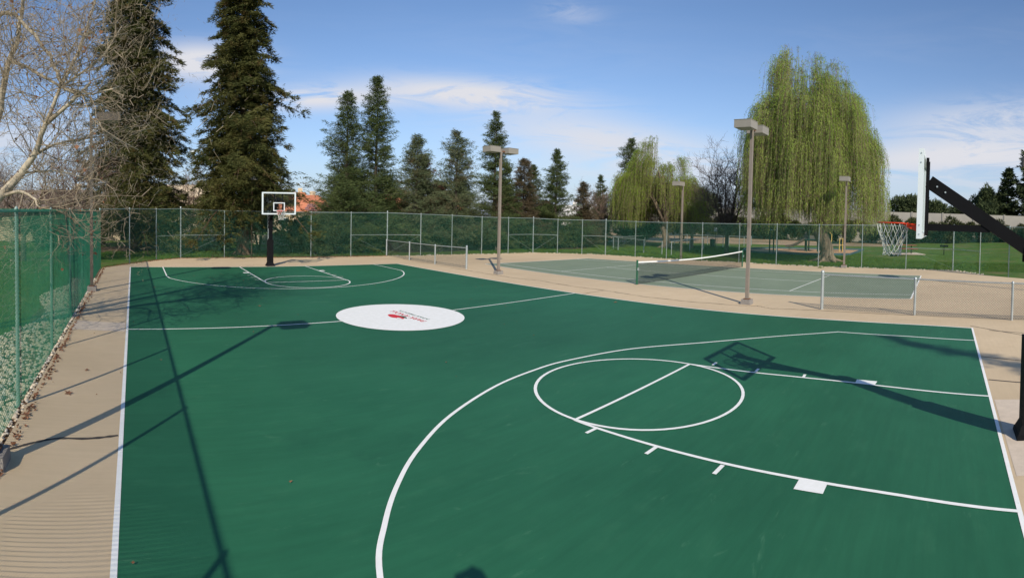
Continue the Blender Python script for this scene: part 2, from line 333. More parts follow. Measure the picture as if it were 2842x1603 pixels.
def segs_mesh(name, A, B, ra, rb, m, off=(0, 0, 0), n=3):          # prisms along many segments
    A = np.asarray(A, float); B = np.asarray(B, float); ra = np.asarray(ra, float); rb = np.asarray(rb, float)
    D = B - A; D /= np.linalg.norm(D, axis=1, keepdims=True) + 1e-9
    ref = np.where(np.abs(D[:, 2:3]) < .9, np.array([[0, 0, 1.]]), np.array([[1., 0, 0]]))
    X_ = np.cross(D, ref); X_ /= np.linalg.norm(X_, axis=1, keepdims=True) + 1e-9; Y_ = np.cross(D, X_)
    k = len(A); vs = np.zeros((k, 2 * n, 3)); 
    for i in range(n):
        a = 2 * math.pi * i / n; o = X_ * math.cos(a) + Y_ * math.sin(a)
        vs[:, i] = A + o * ra[:, None]; vs[:, n + i] = B + o * rb[:, None]
    f = np.array([(i, (i + 1) % n, n + (i + 1) % n, n + i) for i in range(n)])
    F_ = (f[None] + (np.arange(k) * 2 * n)[:, None, None]).reshape(-1)
    me = bpy.data.meshes.new(name); me.vertices.add(k * 2 * n); me.vertices.foreach_set('co', (vs.reshape(-1, 3) - np.array(off)).astype(np.float32).ravel())
    nf = k * n; me.loops.add(nf * 4); me.loops.foreach_set('vertex_index', F_.astype(np.int32))
    me.polygons.add(nf); me.polygons.foreach_set('loop_start', np.arange(0, nf * 4, 4, dtype=np.int32)); me.polygons.foreach_set('loop_total', np.full(nf, 4, dtype=np.int32))
    me.polygons.foreach_set('use_smooth', np.ones(nf, dtype=bool))
    me.materials.append(m); me.update(calc_edges=True); return me
def smooth_curve(pts, k=8, closed=False):
    P = [Vector((p[0], p[1])) for p in pts]; n = len(P); out = []
    for i in range(n if closed else n - 1):
        g_ = (lambda j: P[j % n]) if closed else (lambda j: P[max(0, min(n - 1, j))])
        a, b, c, d = g_(i - 1), g_(i), g_(i + 1), g_(i + 2)
        for t in range(k):
            t /= k; out.append(.5 * ((2 * b) + (c - a) * t + (2 * a - 5 * b + 4 * c - d) * t * t + (3 * b - a - 3 * c + d) * t ** 3))
    out.append(P[0] if closed else P[-1]); return out
rnd = random.Random(7)

# ------------------------------------------------------------------ the setting: ground sheets
FENCE = [(-1.62, 28.3, 3.2), (-.06, 30.36, 3.23), (1.56, 32.45, 3.21), (3.17, 33.68, 3.25), (6.0, 33.67, 3.12), (8.8, 33.3, 3.09), (11.63, 32.9, 3.06), (14.42, 32.69, 3.06),
         (17.13, 32.57, 3.08), (19.36, 31.74, 3.02), (22.02, 31.69, 2.96), (24.27, 31.0, 2.87), (26.54, 30.57, 2.84), (29.03, 30.38, 2.84), (30.26, 28.85, 2.78), (31.44, 27.29, 2.78),
         (32.37, 25.65, 2.80), (32.72, 23.05, 2.77), (32.94, 20.41, 2.77), (33.28, 17.64, 2.80), (34.0, 15.05, 2.83), (34.06, 12.27, 2.88), (34.34, 9.34, 2.94), (34.92, 6.44, 3.01),
         (35.18, 3.43, 3.06), (35.5, .23, 3.12), (33.26, -1.45, 3.14), (31.7, -3.13, 3.19), (30.4, -5.2, 3.2)]
TENS = {0, 3, 8, 13, 16, 25, 28}
MIDR = {3, 2, 7, 8, 12, 13, 16, 15, 24, 25, 26}
big = MB(); gx = [-500, -150, -60, -30, 0, 15, 30, 45, 60, 75, 90, 120, 200, 500]
def gz(x, y):
    z = -.06
    if x > 60 and y < 2: z += min(1, (x - 60) / 25) * min(1, (2 - y) / 18) * 1.3      # the lawn climbs a little towards the far right
    z += max(0, min(1, (x - 44) / 5)) * max(0, min(1, (9 - y) / 5)) * .35
    return z
gx = [-500, -150, -60, -30, 0, 15, 30, 44, 49, 60, 75, 90, 120, 200, 500]; gy = [-500, -165, -75, -45, -15, -5, 0, 4, 9, 30, 45, 75, 105, 185, 485]
for yy in gy:
    for xx in gx: big.v.append((xx, yy, gz(xx, yy)))
k = len(gx)
for j in range(k - 1):
    for i in range(k - 1): big.f.append((j * k + i, j * k + i + 1, (j + 1) * k + i + 1, (j + 1) * k + i))
setting('grass_ground', big, M['grass'])
poly = [(-1.5, -6)] + [(-1.5, 28.2)] + [(x, y) for x, y, z in FENCE[1:]] + [(30.4, -6)]
slab = MB(); top = [(x, y, 0) for x, y in poly]; bot = [(x, y, -.12) for x, y in poly]; k = len(top)
slab.add(top + bot, [tuple(range(k))[::-1]] + [(i, (i + 1) % k, k + (i + 1) % k, k + i) for i in range(k)])
setting('pavement', slab, M['tan'])
SIDE_R = [(15.05, 27.38), (15.22, 20.68), (15.37, 14.01), (15.5, 9.0), (15.82, 4.53), (15.82, 1.6), (15.57, -.02)]
sr = smooth_curve(SIDE_R, 5)
court = MB(); court.ngon([(p.x, p.y, .004) for p in sr[::-1]] + [(15.05, 27.38, .004), (9.46, 27.78, .004), (5.84, 28.09, .004), (-.01, 28.59, .004), (0, 0, .004)][1:] )
setting('basketball_court_surface', court, M['green'])
lines = MB(); LZ = .008; W5 = .055
lines.strip(sr, W5, LZ); lines.strip([(0, 0), (0, 5), (0, 14), (-.01, 28.59)], .06, LZ)
lines.strip([(-.03, 28.59), (1.73, 28.53), (5.84, 28.09), (9.46, 27.78), (13.55, 27.54), (15.07, 27.38)], .06, LZ + .001)
lines.strip([(-.03, 0), (5.3, .02), (9.37, .0), (15.6, -.02)], .055, LZ + .001)
lines.strip([(0, 13.98), (5.75, 13.92)], W5, LZ + .002); lines.strip([(9.5, 13.94), (15.38, 14.03)], W5, LZ + .002)
# near key
lines.strip(smooth_curve([(5.92, 5.83), (5.915, 5.44), (5.95, 4.43), (5.98, 3.46), (5.99, 2.4), (5.90, 1.3), (5.61, 0)], 4), W5, LZ + .002)
lines.strip(smooth_curve([(9.6, 5.89), (9.72, 4.5), (9.8, 3.49), (9.76, 2.2), (9.37, .02)], 4), W5, LZ + .002)
lines.strip([(5.9, 5.83), (9.62, 5.89)], W5, LZ + .003)
cn = [(7.76 + 1.83 * math.cos(a), 5.92 + 1.83 * math.sin(a)) for a in [2 * math.pi * i / 72 for i in range(72)]]
lines.strip(cn + cn[:1], W5, LZ + .004)
arc = smooth_curve([(1.62, 0), (1.64, 1.6), (1.72, 3.3), (2.13, 4.62), (2.51, 5.25), (2.98, 5.83), (3.6, 6.42), (4.6, 7.12), (5.95, 7.72), (7.1, 7.97), (8.2, 7.99), (9.9, 7.55), (11.53, 6.40), (13.0, 5.1), (14.15, 3.74)], 8)
lines.strip(arc, W5, LZ + .002); lines.strip([(14.15, 3.76), (14.12, 1.8), (13.88, 0)], W5, LZ + .003)
for y in (5.41, 4.42, 3.46): lines.strip([(5.68, y), (5.93, y)], .055, LZ + .003)
for y in (5.45, 4.50, 3.52): lines.strip([(9.78, y), (10.0, y + .02)], .055, LZ + .003)
lines.add([(5.74, 2.16, LZ + .003), (6.0, 2.16, LZ + .003), (6.0, 2.5, LZ + .003), (5.74, 2.5, LZ + .003)], [(0, 1, 2, 3)])
lines.add([(9.74, 2.12, LZ + .003), (9.98, 2.1, LZ + .003), (10.0, 2.5, LZ + .003), (9.76, 2.5, LZ + .003)], [(0, 1, 2, 3)])
# far key
lines.strip([(5.84, 28.09), (5.70, 21.92)], W5, LZ + .002); lines.strip([(9.46, 27.78), (9.34, 21.72)], W5, LZ + .002); lines.strip([(5.68, 21.92), (9.36, 21.75)], W5, LZ + .003)
cn = [(7.52 + 1.83 * math.cos(a), 21.83 + 1.85 * math.sin(a)) for a in [2 * math.pi * i / 64 for i in range(64)]]
lines.strip(cn + cn[:1], W5, LZ + .004)
fa = [(7.6 + 6.2 * math.cos(a), 26.1 + 6.25 * math.sin(a)) for a in [math.pi + .30 + (math.pi - .60) * i / 48 for i in range(49)]]
lines.strip([(1.73, 28.53), (1.70, 24.62)], W5, LZ + .003); lines.strip([(13.55, 27.54), (13.50, 24.25)], W5, LZ + .003)
fa[0] = (1.70, 24.62); fa[-1] = (13.50, 24.25)
lines.strip(fa, W5, LZ + .002)
for y in (22.9, 23.7, 24.5): lines.strip([(5.45, y), (5.72, y)], .05, LZ + .003); lines.strip([(9.38, y), (9.65, y)], .05, LZ + .003)
for x in (5.48, 9.44): lines.add([(x, 25.3, LZ + .003), (x + .27, 25.3, LZ + .003), (x + .27, 25.62, LZ + .003), (x, 25.62, LZ + .003)], [(0, 1, 2, 3)])
setting('court_markings', lines, M['white'])
cc = MB(); cc.ngon([(7.6 + 1.86 * math.cos(a), 13.92 + 1.9 * math.sin(a), LZ + .006) for a in [2 * math.pi * i / 96 for i in range(96)]])
setting('centre_circle_paint', cc, M['white'])
# emblem and lettering on the circle: read from the far side, running along +Y with its top towards -X
LZ2 = LZ + .010
def emb(u, v): return (7.43 - v, 13.82 + u, LZ2)     # u along the reading direction, v up
lg = MB(); N_ = 40
outer = [(-.42 + .42 * 1 + .43 * math.cos(a), .19 * math.sin(a)) for a in [2 * math.pi * i / N_ for i in range(N_)]]
body = [(x, y) for x, y in outer]
red = MB(); rp_ = []
for i in range(N_):                                     # a fruit with a bite out of its upper side and a dip for the stalk
    a = 2 * math.pi * i / N_; r1 = 1 - .28 * math.exp(-((a - 2.2) / .35) ** 2) - .16 * math.exp(-((a - 4.9) / .5) ** 2)
    rp_.append(emb(.38 * r1 * math.cos(a) + .04, .17 * r1 * math.sin(a)))
red.ngon(rp_); setting('circle_emblem_red', red, M['logo_red'])
gr = MB(); gp = []
for i in range(13): t = i / 12; gp.append(emb(-.36 + .5 * t, -.13 - .09 * math.sin(math.pi * t)))
for i in range(13): t = 1 - i / 12; gp.append(emb(-.36 + .5 * t, -.135 + .035 * math.sin(math.pi * t) - .01))
gr.v = []; gr.ngon([(p[0] , p[1], LZ2 + .003) for p in gp]); setting('circle_emblem_leaf', gr, M['logo_green'])
bt = MB(); bt.ngon([(7.43 - .06 - .05 * math.sin(a), 13.55 + .13 * math.cos(a), LZ2 + .006) for a in [2 * math.pi * i / 20 for i in range(20)]]); setting('circle_emblem_highlight', bt, M['white'])
def lettering(txt, size, loc, m, name, sx=1):
    cu = bpy.data.curves.new(name, 'FONT'); cu.body = txt; cu.size = size; cu.align_x = 'CENTER'; cu.align_y = 'CENTER'; cu.offset = size * .012; cu.space_character = 1.12
    o = bpy.data.objects.new(name, cu); col.objects.link(o); dg = bpy.context.evaluated_depsgraph_get()
    me = bpy.data.meshes.new_from_object(o.evaluated_get(dg)); bpy.data.objects.remove(o); me.materials.clear(); me.materials.append(m)
    o = link(name, me); o.location = loc; o.rotation_euler = (0, 0, R(90 + 3)); o.scale = (sx, 1, 1); o['kind'] = 'structure'; return o
lettering('PARK KNOLL', .27, (7.77, 13.80, LZ2), M['logo_red'], 'circle_lettering_large', 1.02)
lettering('APARTMENTS', .13, (8.02, 13.85, LZ2), M['logo_green'], 'circle_lettering_small', 1.75)
# tennis court
TC = ((19.77, 25.02), (28.54, 24.27), (21.28, 2.18), (31.12, 2.2))      # near-left, far-left, near-right, far-right
def tp(s, t):
    a = Vector(TC[0]).lerp(Vector(TC[1]), s); b = Vector(TC[2]).lerp(Vector(TC[3]), s); p = a.lerp(b, t)
    bow = -.95 * 4 * t * (1 - t) * (1 - s) + .5 * 4 * t * (1 - t) * s     # pull of the sweep stitching measured on the ground
    return (p.x + bow, p.y)
tcs = MB(); ring = [tp(0, i / 16) for i in range(17)] + [tp(1, 1 - i / 16) for i in range(17)]
tcs.ngon([(x, y, .004) for x, y in ring]); setting('tennis_court_surface', tcs, M['sage'])
tl = MB()
for s in (0, .125, .875, 1): tl.strip([tp(s, i / 16) for i in range(17)], .055, LZ)
for t in (0, 1): tl.strip([tp(0, t), tp(1, t)], .07, LZ + .001)
for t in (.231, .769): tl.strip([tp(.125, t), tp(.875, t)], .05, LZ + .001)
tl.strip([tp(.5, .231 + .538 * i / 8) for i in range(9)], .05, LZ + .002)
setting('tennis_court_markings', tl, M['line_old'])
# cracks and joints in the slab
def wander(pts, n=9, j=.05):
    out = []
    for a, b in zip(pts[:-1], pts[1:]):
        for i in range(n):
            t = i / n; out.append((a[0] + (b[0] - a[0]) * t + rnd.uniform(-j, j), a[1] + (b[1] - a[1]) * t + rnd.uniform(-j, j)))
    out.append(pts[-1]); return out
ck = MB(); ck.strip(smooth_curve([(-1.42, 7.18), (-1.11, 7.46), (-.82, 7.62), (-.45, 7.65), (-.04, 7.77)], 6), .055, .004, .3, rnd)
ck.strip(wander([(15.95, .03), (12.4, -3.9)], 8, .01), .035, .004, .3, rnd)
ck.strip([(12.22, -.05), (11.4, -2.0), (10.6, -4)], .04, .004); ck.strip([(10.39, -.06), (9.9, -1.6), (9.3, -4)], .05, .004); ck.strip([(15.3, -.5), (14.9, -1.6), (14.6, -4)], .04, .004)
setting('sealed_cracks', ck, M['crack'])
ct = MB()
ct.strip(wander([(16.9, 30), (16.68, 22.61), (16.71, 20.47), (16.66, 18.88), (16.99, 17.72), (16.82, 15.52), (16.86, 13.74), (16.63, 11.74), (16.7, 9.9), (17.0, 7.83), (17.24, 7.3), (16.97, 6.68), (17.38, 5.2), (17.5, 1.8), (17.2, -1.2), (17.0, -5)], 8, .035), .05, .004, .6, rnd)
ct.strip(wander([(15.45, 13.74), (16.86, 13.74)], 6, .03), .035, .005, .5, rnd); ct.strip(wander([(-1.4, 20.9), (-.1, 20.0)], 6, .02), .03, .004, .4, rnd)
setting('pavement_cracks', ct, M['crack_thin'])
pt = MB(); pt.add([(-1.42, 13.95, .003), (-.05, 13.75, .003), (-.05, 14.75, .003), (-1.42, 15.0, .003)], [(0, 1, 2, 3)]); setting('pavement_patch', pt, M['patch'])
pt = MB(); pt.add([(6.4, -1.4, .003), (9.2, -1.4, .003), (9.2, -.06, .003), (6.4, -.06, .003)], [(0, 1, 2, 3)]); setting('concrete_footing_patch', pt, M['patch'])
# park ground beyond the fence
def sheet(name, pts, m, z, ragged=0):
    mb = MB(); q = wander(pts + [pts[0]], 7, ragged)[:-1] if ragged else pts
    mb.ngon([(p[0], p[1], z) for p in q]); return setting(name, mb, m)
sheet('dry_dirt_ground', [(63, 90), (52, 60), (48, 42), (56, 33), (62.5, 26), (64, 20), (67, 16), (71, 9), (77, 3), (82, -2), (84, 40), (84, 90)], M['dirt'], -.05, .5)
sheet('dirt_bank', [(36, 90), (30, 56), (37, 47), (47, 41.2), (52, 60), (63, 90)], M['path'], -.052, .3)
sheet('mulch_bed', [(-2.5, 39.5), (1, 36.9), (3.4, 38.5), (3.2, 44), (0, 46), (-3, 45)], M['mulch'], -.046, .35)
o = sheet('mulch_bed', [(5.4, 35.5), (7.5, 33.9), (14, 33.6), (17, 34.4), (16, 38.5), (9.5, 39.6), (6, 38.2)], M['mulch'], -.046, .3)
sheet('mulch_bed', [(18, 34.6), (24, 33.4), (31, 33), (38, 32.2), (38, 35), (30, 37.6), (19, 38.2)], M['mulch'], -.044, .3)
sheet('street', [(-60, 66), (30, 78), (30, 86), (-60, 76)], M['asphalt'], -.048)
sheet('footpath', [(-60, 62.6), (30, 74.6), (30, 76), (-60, 64.4)], M['path'], -.044)
CH = [(46.6, 19.9), (45.3, 17.6), (46.3, 15), (47.71, 12.22), (49.14, 9.79), (59.0, 10.1), (57.4, 14), (54.3, 19.5), (50.5, 21.2)]
sheet('wood_chip_pit', CH, M['chips'], -.03)

# ------------------------------------------------------------------ chain-link fences
def mesh_fabric(a, b, za, zb, z0, pitch, r, wig=.0):
    A = []; B = []; a = Vector(a); b = Vector(b); Ls = (b - a).length; H = min(za, zb) - z0
    def P3(s, z):
        t = s / Ls; p = a.lerp(b, t); h = z0 + z * ((za + (zb - za) * t) - z0) / H; return (p.x, p.y, h)
    for sg in (1, -1):
        c = -H if sg == 1 else 0; end = Ls if sg == 1 else Ls + H
        while c < end:
            if sg == 1: s0, s1 = max(0, c), min(Ls, c + H); q0, q1 = s0 - c, s1 - c
            else: s0, s1 = max(0, c - H), min(Ls, c); q0, q1 = c - s0, c - s1
            if s1 - s0 > .01: A.append(P3(s0, q0)); B.append(P3(s1, q1))
            c += pitch
    return A, B
def chain_fence(name, label, cat, posts, tens, mid, mpost, mmesh, prad, pitch, wr, side, z0=.03, top_r=.024, mesh_name='chainlink_mesh', braces=True, group=None):
    t = thing(name, label, cat, (posts[0][0], posts[0][1], 0), group); A = []; B = []
    for i, (x, y, h) in enumerate(posts):
        rr = prad * (1.35 if i in tens else 1); mb = MB(); hh = h + (.07 if i in tens else 0)
        mb.tube([(x, y, -.02), (x, y, hh)], rr, 8); mb.tube([(x, y, hh), (x, y, hh + .03), (x, y, hh + .06)], [rr * 1.15, rr * .95, .005], 8)
        po = part('post', mb, mpost, t, smooth=False)
        if i in tens and h > 2:
            for zz in [.3 + .45 * q for q in range(6)]: 
                bb = MB(); bb.tube([(x, y, zz), (x, y, zz + .04)], rr * 1.35, 8); part('tension_band', bb, mpost, po, top=t)
    for i in range(len(posts) - 1):
        p, q = posts[i], posts[i + 1]
        mb = MB(); mb.tube([(p[0], p[1], p[2] - .02), (q[0], q[1], q[2] - .02)], top_r, 6); part('top_rail', mb, mpost, t)
        d = Vector((q[0] - p[0], q[1] - p[1])).normalized(); nr = Vector((d.y, -d.x)) * side * (prad + .008)
        a_, b_ = mesh_fabric((p[0] + nr.x, p[1] + nr.y), (q[0] + nr.x, q[1] + nr.y), p[2] + .02, q[2] + .02, z0, pitch, wr)
        A += a_; B += b_
        if i in mid:
            mb = MB(); mb.tube([(p[0], p[1], 1.5), (q[0], q[1], 1.5)], .02, 6); part('brace_rail', mb, mpost, t)
            if braces:
                lo, hi = (p, q) if i in tens else (q, p)
                mb = MB(); mb.tube([(lo[0], lo[1], .15), (hi[0], hi[1], 1.48)], .006, 4); part('truss_rod', mb, mpost, t)
    me = segs_mesh(mesh_name, A, B, [wr] * len(A), [wr] * len(A), mmesh, WORLD[t.name]); o = link(mesh_name, me, t); o['kind'] = 'stuff'
    return t
LEFT = [(-1.62, y, 3.12) for y in (-1.6, 1.8, 5.2, 8.67, 12.0, 15.39, 18.76, 21.9, 25.1, 28.3)]
chain_fence('left_court_fence'.replace('left_court_', 'tall_'), 'tall green vinyl chain-link fence running along the left edge of the basketball court', 'fence', LEFT, {9}, set(), M['galv_g'], M['vinyl'], .030, .066, .0032, 1, top_r=.023)
sel = {3, 2, 7, 8, 12, 13, 15, 16, 24, 25}
chain_fence('tall_fence', 'tall galvanised chain-link fence with dark green mesh closing the far and right sides', 'fence', FENCE, TENS - {0}, sel, M['galv'], M['vinyl_dk'], .032, .075, .0034, 1, top_r=.022)
chain_fence('low_fence', 'low chain-link fence between the far basketball corner and the tennis court', 'fence', [(17.0, 32.4, 1.14), (16.9, 29.11, 1.16), (16.95, 26.23, 1.16), (17.05, 23.28, 1.2)], {3}, set(), M['galv'], M['wire'], .04, .08, .003, -1)
chain_fence('low_fence', 'low chain-link fence at the near right, in front of the tennis court', 'fence', [(17.61, 5.04, 1.27), (17.5, 1.82, 1.26), (17.0, -1.4, 1.26), (16.6, -4.6, 1.26)], {0}, set(), M['galv'], M['wire'], .042, .085, .0036, -1)

# ------------------------------------------------------------------ light poles
def lamp_head(t, c, m=None, sz=(.66, .62, .27)):
    h = MB(); h.box(c, sz); h.box((c[0], c[1], c[2] + sz[2] / 2 + .008), (sz[0] + .02, sz[1] + .02, .016))
    ho = part('lamp_housing', h, m or M['head'], t)
    l_ = MB(); l_.box((c[0], c[1], c[2] - sz[2] / 2 - .004), (sz[0] * .84, sz[1] * .84, .008)); part('lens', l_, M['lens'], ho, top=t)
def light_pole(x, y, h, label, dirs, w=.12, hs=(.66, .62, .27), block=True, lean=0, mp_='bronze', mh_='head'):
    t = thing('light_pole', label, 'light pole', (x, y, 0), 'court light poles')
    if block:
        b = MB(); b.box((x, y, .09), (.36, .36, .18), taper=.94); part('concrete_base', b, M['block'], t)
    p = MB(); p.add([], []); p.box((x, y, h / 2), (w, w, h), taper=.86); part('pole', p, M[mp_], t)
    bp = MB(); bp.box((x, y, .2), (.2, .2, .03)); part('base_plate', bp, M['rust'], t)
    for dx, dy in dirs:
        a = MB(); L0 = w / 2; a.bar((x + dx * L0, y + dy * L0, h - .1), (x + dx * .26, y + dy * .26, h - .1), .07, .07); part('arm', a, M['rust'], t)
        lamp_head(t, (x + dx * (.26 + hs[0] / 2), y + dy * (.26 + hs[0] / 2), h - .06), M[mh_], hs)
    return t
light_pole(17.06, 20.61, 6.42, 'brown light pole with two box lamps at the left end of the tennis court', [(-1, 0), (1, 0)])
light_pole(17.44, 7.77, 6.55, 'tallest brown square light pole with two box lamps, in front of the big willow', [(-1, 0), (1, 0)])
light_pole(33.9, 19.7, 5.75, 'single-lamp brown light pole by the far fence, in front of the smaller willow', [(-1, 0)], block=False, hs=(.8, .62, .3))
light_pole(34.5, 7.57, 6.15, 'single-lamp brown light pole at the far fence right of the big willow trunk', [(-1, 0)], hs=(.75, .62, .3))
light_pole(-1.42, 20.35, 6.72, 'shade-darkened single-lamp light pole at the left green fence among bare sycamore branches', [(1, 0)], hs=(.85, .62, .3), mp_='shade_steel', mh_='shade_steel')
light_pole(-1.5, 6.78, 6.42, 'light pole whose concrete base block shows at the lower left corner', [(1, 0)], w=.105)
light_pole(24.9, -3.75, 6.45, 'dark lamp head poking in at the right edge above the pines', [(0, 1)], hs=(.75, .7, .5), mh_='shade_steel')

# ------------------------------------------------------------------ basketball hoops
def hoop(loc, label, flip):
    t = thing('basketball_hoop', label, 'basketball hoop', loc); s = -1 if flip else 1
    cx, cy = loc[0], loc[1]
    def q(y): return cy + s * y          # y measured from the post centre towards the court
    b = MB(); b.box((cx, q(0), .035), (.46, .46, .07), taper=.93); b.box((cx, q(0), .13), (.42, .42, .13), taper=.72); part('base_flare', b, M['black'], t)
    b = MB(); b.box((cx, q(0), .83), (.30, .30, 1.30)); part('post_pad', b, M['blackpad'], t)
    b = MB(); b.box((cx, q(-.01), 2.2), (.22, .20, 1.44)); pole = part('post', b, M['black'], t)
    for z in (2.1, 2.3, 2.5, 2.7):
        for e in (-1, 1):
            m_ = MB(); m_.tube([(cx + e * .11, q(.05), z), (cx + e * .135, q(.05), z)], .014, 6); part('bolt', m_, M['galv'], pole, top=t)
    b = MB(); b.tube([(cx - .13, q(.1), 1.55), (cx - .13, q(.1), 2.1)], .012, 6); part('adjuster_rod', b, M['galv'], t)
    b = MB(); b.bar((cx, q(-.12), 2.62), (cx, q(1.60), 3.745), .155, .19); part('diagonal_arm', b, M['black'], t)
    b = MB(); b.box((cx, (q(.70) + q(1.62)) / 2, 3.07), (.13, .92, .10)); part('horizontal_arm', b, M['black'], t)
    for yy_, zz_ in ((-.02, 2.68), (.12, 2.77), (1.36, 3.59), (1.48, 3.67)):
        for e in (-1, 1): m_ = MB(); m_.tube([(cx + e * .07, q(yy_), zz_), (cx + e * .092, q(yy_), zz_)], .014, 6); part('bolt', m_, M['galv'], t)
    for e in (-1, 1): m_ = MB(); m_.box((cx + e * .084, q(.02), 2.7), (.012, .34, .22)); part('pivot_plate', m_, M['black'], t)
    yb = 1.66; z0, z1 = 2.92, 4.10; W = 1.83; zc = (z0 + z1) / 2
    b = MB(); b.box((cx, q(yb - .045), zc), (.5, .05, .9)); 
    b.v = []; b.f = []
    for e in (-1, 1): b.box((cx + e * .22, q(yb - .04), zc), (.05, .04, 1.12))
    for z in (3.07, 3.72): b.box((cx, q(yb - .04), z), (.39, .038, .05))
    part('mount_frame', b, M['black'], t)
    b = MB(); fw = .07; fd = .07
    b.box((cx - W / 2 + fw / 2, q(yb + fd / 2 - .015), zc), (fw, fd, z1 - z0)); b.box((cx + W / 2 - fw / 2, q(yb + fd / 2 - .015), zc), (fw, fd, z1 - z0))
    b.box((cx, q(yb + fd / 2 - .015), z0 + fw / 2), (W - 2 * fw, fd * .96, fw)); b.box((cx, q(yb + fd / 2 - .015), z1 - fw / 2), (W - 2 * fw, fd * .96, fw))
    fr = part('board_frame', b, M['bframe'], t)
    for z in (z0 + .06, z0 + .18, z1 - .06, z1 - .18):
        m_ = MB(); m_.tube([(cx - W / 2 - .006, q(yb + .02), z), (cx - W / 2 + .004, q(yb + .02), z)], .009, 6); part('bolt', m_, M['galv'], fr, top=t)
    b = MB(); b.box((cx, q(yb + .03), zc), (W - 2 * fw, .012, z1 - z0 - 2 * fw)); part('backboard_glass', b, M['glass'], t)
    b = MB(); yt = q(yb + .04); zz0, zz1 = 3.10, 3.56
    b.box((cx - .285, yt, (zz0 + zz1) / 2), (.05, .004, zz1 - zz0)); b.box((cx + .285, yt, (zz0 + zz1) / 2), (.05, .004, zz1 - zz0))
    b.box((cx, yt, zz1 - .025), (.52, .004, .05)); b.box((cx, yt, zz0 + .025), (.52, .004, .05)); part('target_square', b, M['bframe'], t)
    zr = 3.12; yr = yb + .055
    b = MB(); rc = q(yr + .16 + .229)
    b.tube([(cx + .229 * math.cos(a), rc + .229 * math.sin(a), zr) for a in [2 * math.pi * i / 36 for i in range(37)]], .0095, 6, cap=False); rim = part('rim', b, M['orange'], t, smooth=True)
    b = MB(); 
    b.add([(cx - .12, q(yr), zr), (cx + .12, q(yr), zr), (cx + .12, q(yr + .24), zr - .004), (cx - .12, q(yr + .24), zr - .004), (cx - .12, q(yr), zr - .13), (cx + .12, q(yr), zr - .13), (cx + .10, q(yr + .2), zr - .05), (cx - .10, q(yr + .2), zr - .05)],
          [(0, 1, 2, 3), (4, 7, 6, 5), (0, 3, 7, 4), (1, 5, 6, 2), (3, 2, 6, 7), (0, 4, 5, 1)])
    b.box((cx, q(yr + .006), zr - .09), (.2, .012, .2)); part('rim_bracket', b, M['orange'], rim, top=t)
    for e in (-1, 1):
        b = MB(); b.bar((cx + e * .10, q(yr + .02), zr - .02), (cx + e * .20, rc - s * .1, zr), .035, .008); part('rim_brace', b, M['orange'], rim, top=t)
    # net: twelve loops knotted into diamonds
    rows = [(0, .232), (.16, .20), (.27, .155), (.35, .13), (.42, .125), (.47, .135)]; nn = 12; nb = MB(); rg = random.Random(3)
    def kn(i, r):
        dz, rr = rows[r]; a = 2 * math.pi * (i + (.5 if r % 2 else 0)) / nn; return (cx + rr * math.cos(a) + rg.uniform(-.006, .006), rc + rr * math.sin(a) + rg.uniform(-.006, .006), zr - .012 - dz + rg.uniform(-.008, .008))
    K = [[kn(i, r) for i in range(nn)] for r in range(len(rows))]
    for r in range(len(rows) - 1):
        for i in range(nn):
            j = (i + (-1 if r % 2 == 0 else 1)) % nn
            for tgt in (K[r + 1][i], K[r + 1][j]):
                a_ = Vector(K[r][i]); b_ = Vector(tgt); md = (a_ + b_) / 2 + Vector((rg.uniform(-.01, .01), rg.uniform(-.01, .01), -.008))
                nb.tube([a_, md, b_], .0042, 5, cap=False)
    part('net', nb, M['net'], t, smooth=True)
    return t
hoop((7.66, -.44, 0), 'near black-posted basketball hoop seen edge-on at the right of the photo', False)
hoop((7.62, 28.36, 0), 'far basketball hoop facing the camera in front of the redwoods', True)

# ------------------------------------------------------------------ tennis net
t = thing('tennis_net', 'tennis net with white headband between green posts across the grey-green court', 'tennis net', (19.35, 13.83, 0))
a, b = Vector((19.35, 13.83, 0)), Vector((30.95, 13.53, 0))
for p, lean in ((a, 1), (b, -1)):
    m_ = MB(); m_.tube([(p.x, p.y, 0), (p.x, p.y, 1.10)], .045, 10); m_.tube([(p.x, p.y, 1.10), (p.x, p.y, 1.13)], .05, 10); po = part('net_post', m_, M['tpost'], t)
    m_ = MB(); m_.box((p.x - lean * .02, p.y - .07, .72), (.05, .06, .12)); m_.tube([(p.x, p.y - .1, .72), (p.x - .07, p.y - .14, .66)], .008, 5); part('winch', m_, M['galv'], po, top=t)
def nh(s): return 1.06 - .13 * (1 - abs(2 * s - 1) ** 1.6)
A = []; B = []; nn = 190; rg = random.Random(5)
P_ = lambda s, z: (a.x + (b.x - a.x) * s, a.y + (b.y - a.y) * s + .05 * math.sin(s * 9 + z * 3) * (1 - z) * .5, z)
for i in range(nn + 1): s = (i + .3) / (nn + .6); A.append(P_(s, .02)); B.append(P_(s, nh(s) - .05))
for k_ in range(19):
    for i in range(30):
        s0, s1 = i / 30, (i + 1) / 30; f = (k_ + .3) / 19; A.append(P_(s0, .02 + (nh(s0) - .07) * f)); B.append(P_(s1, .02 + (nh(s1) - .07) * f))
o = link('net_mesh', segs_mesh('net_mesh', A, B, [.0046] * len(A), [.0046] * len(A), M['tnet'], WORLD[t.name]), t); o['kind'] = 'stuff'
m_ = MB()
for i in range(30):
    s0, s1 = i / 30, (i + 1) / 30; p0, p1 = P_(s0, nh(s0)), P_(s1, nh(s1))
    m_.bar((p0[0], p0[1], p0[2] - .03), (p1[0], p1[1], p1[2] - .03), .014, .065)
part('headband', m_, M['band'], t)
m_ = MB()
for i in range(30):
    s0, s1 = i / 30, (i + 1) / 30; m_.tube([P_(s0, .02), P_(s1, .02)], .006, 4, cap=False)
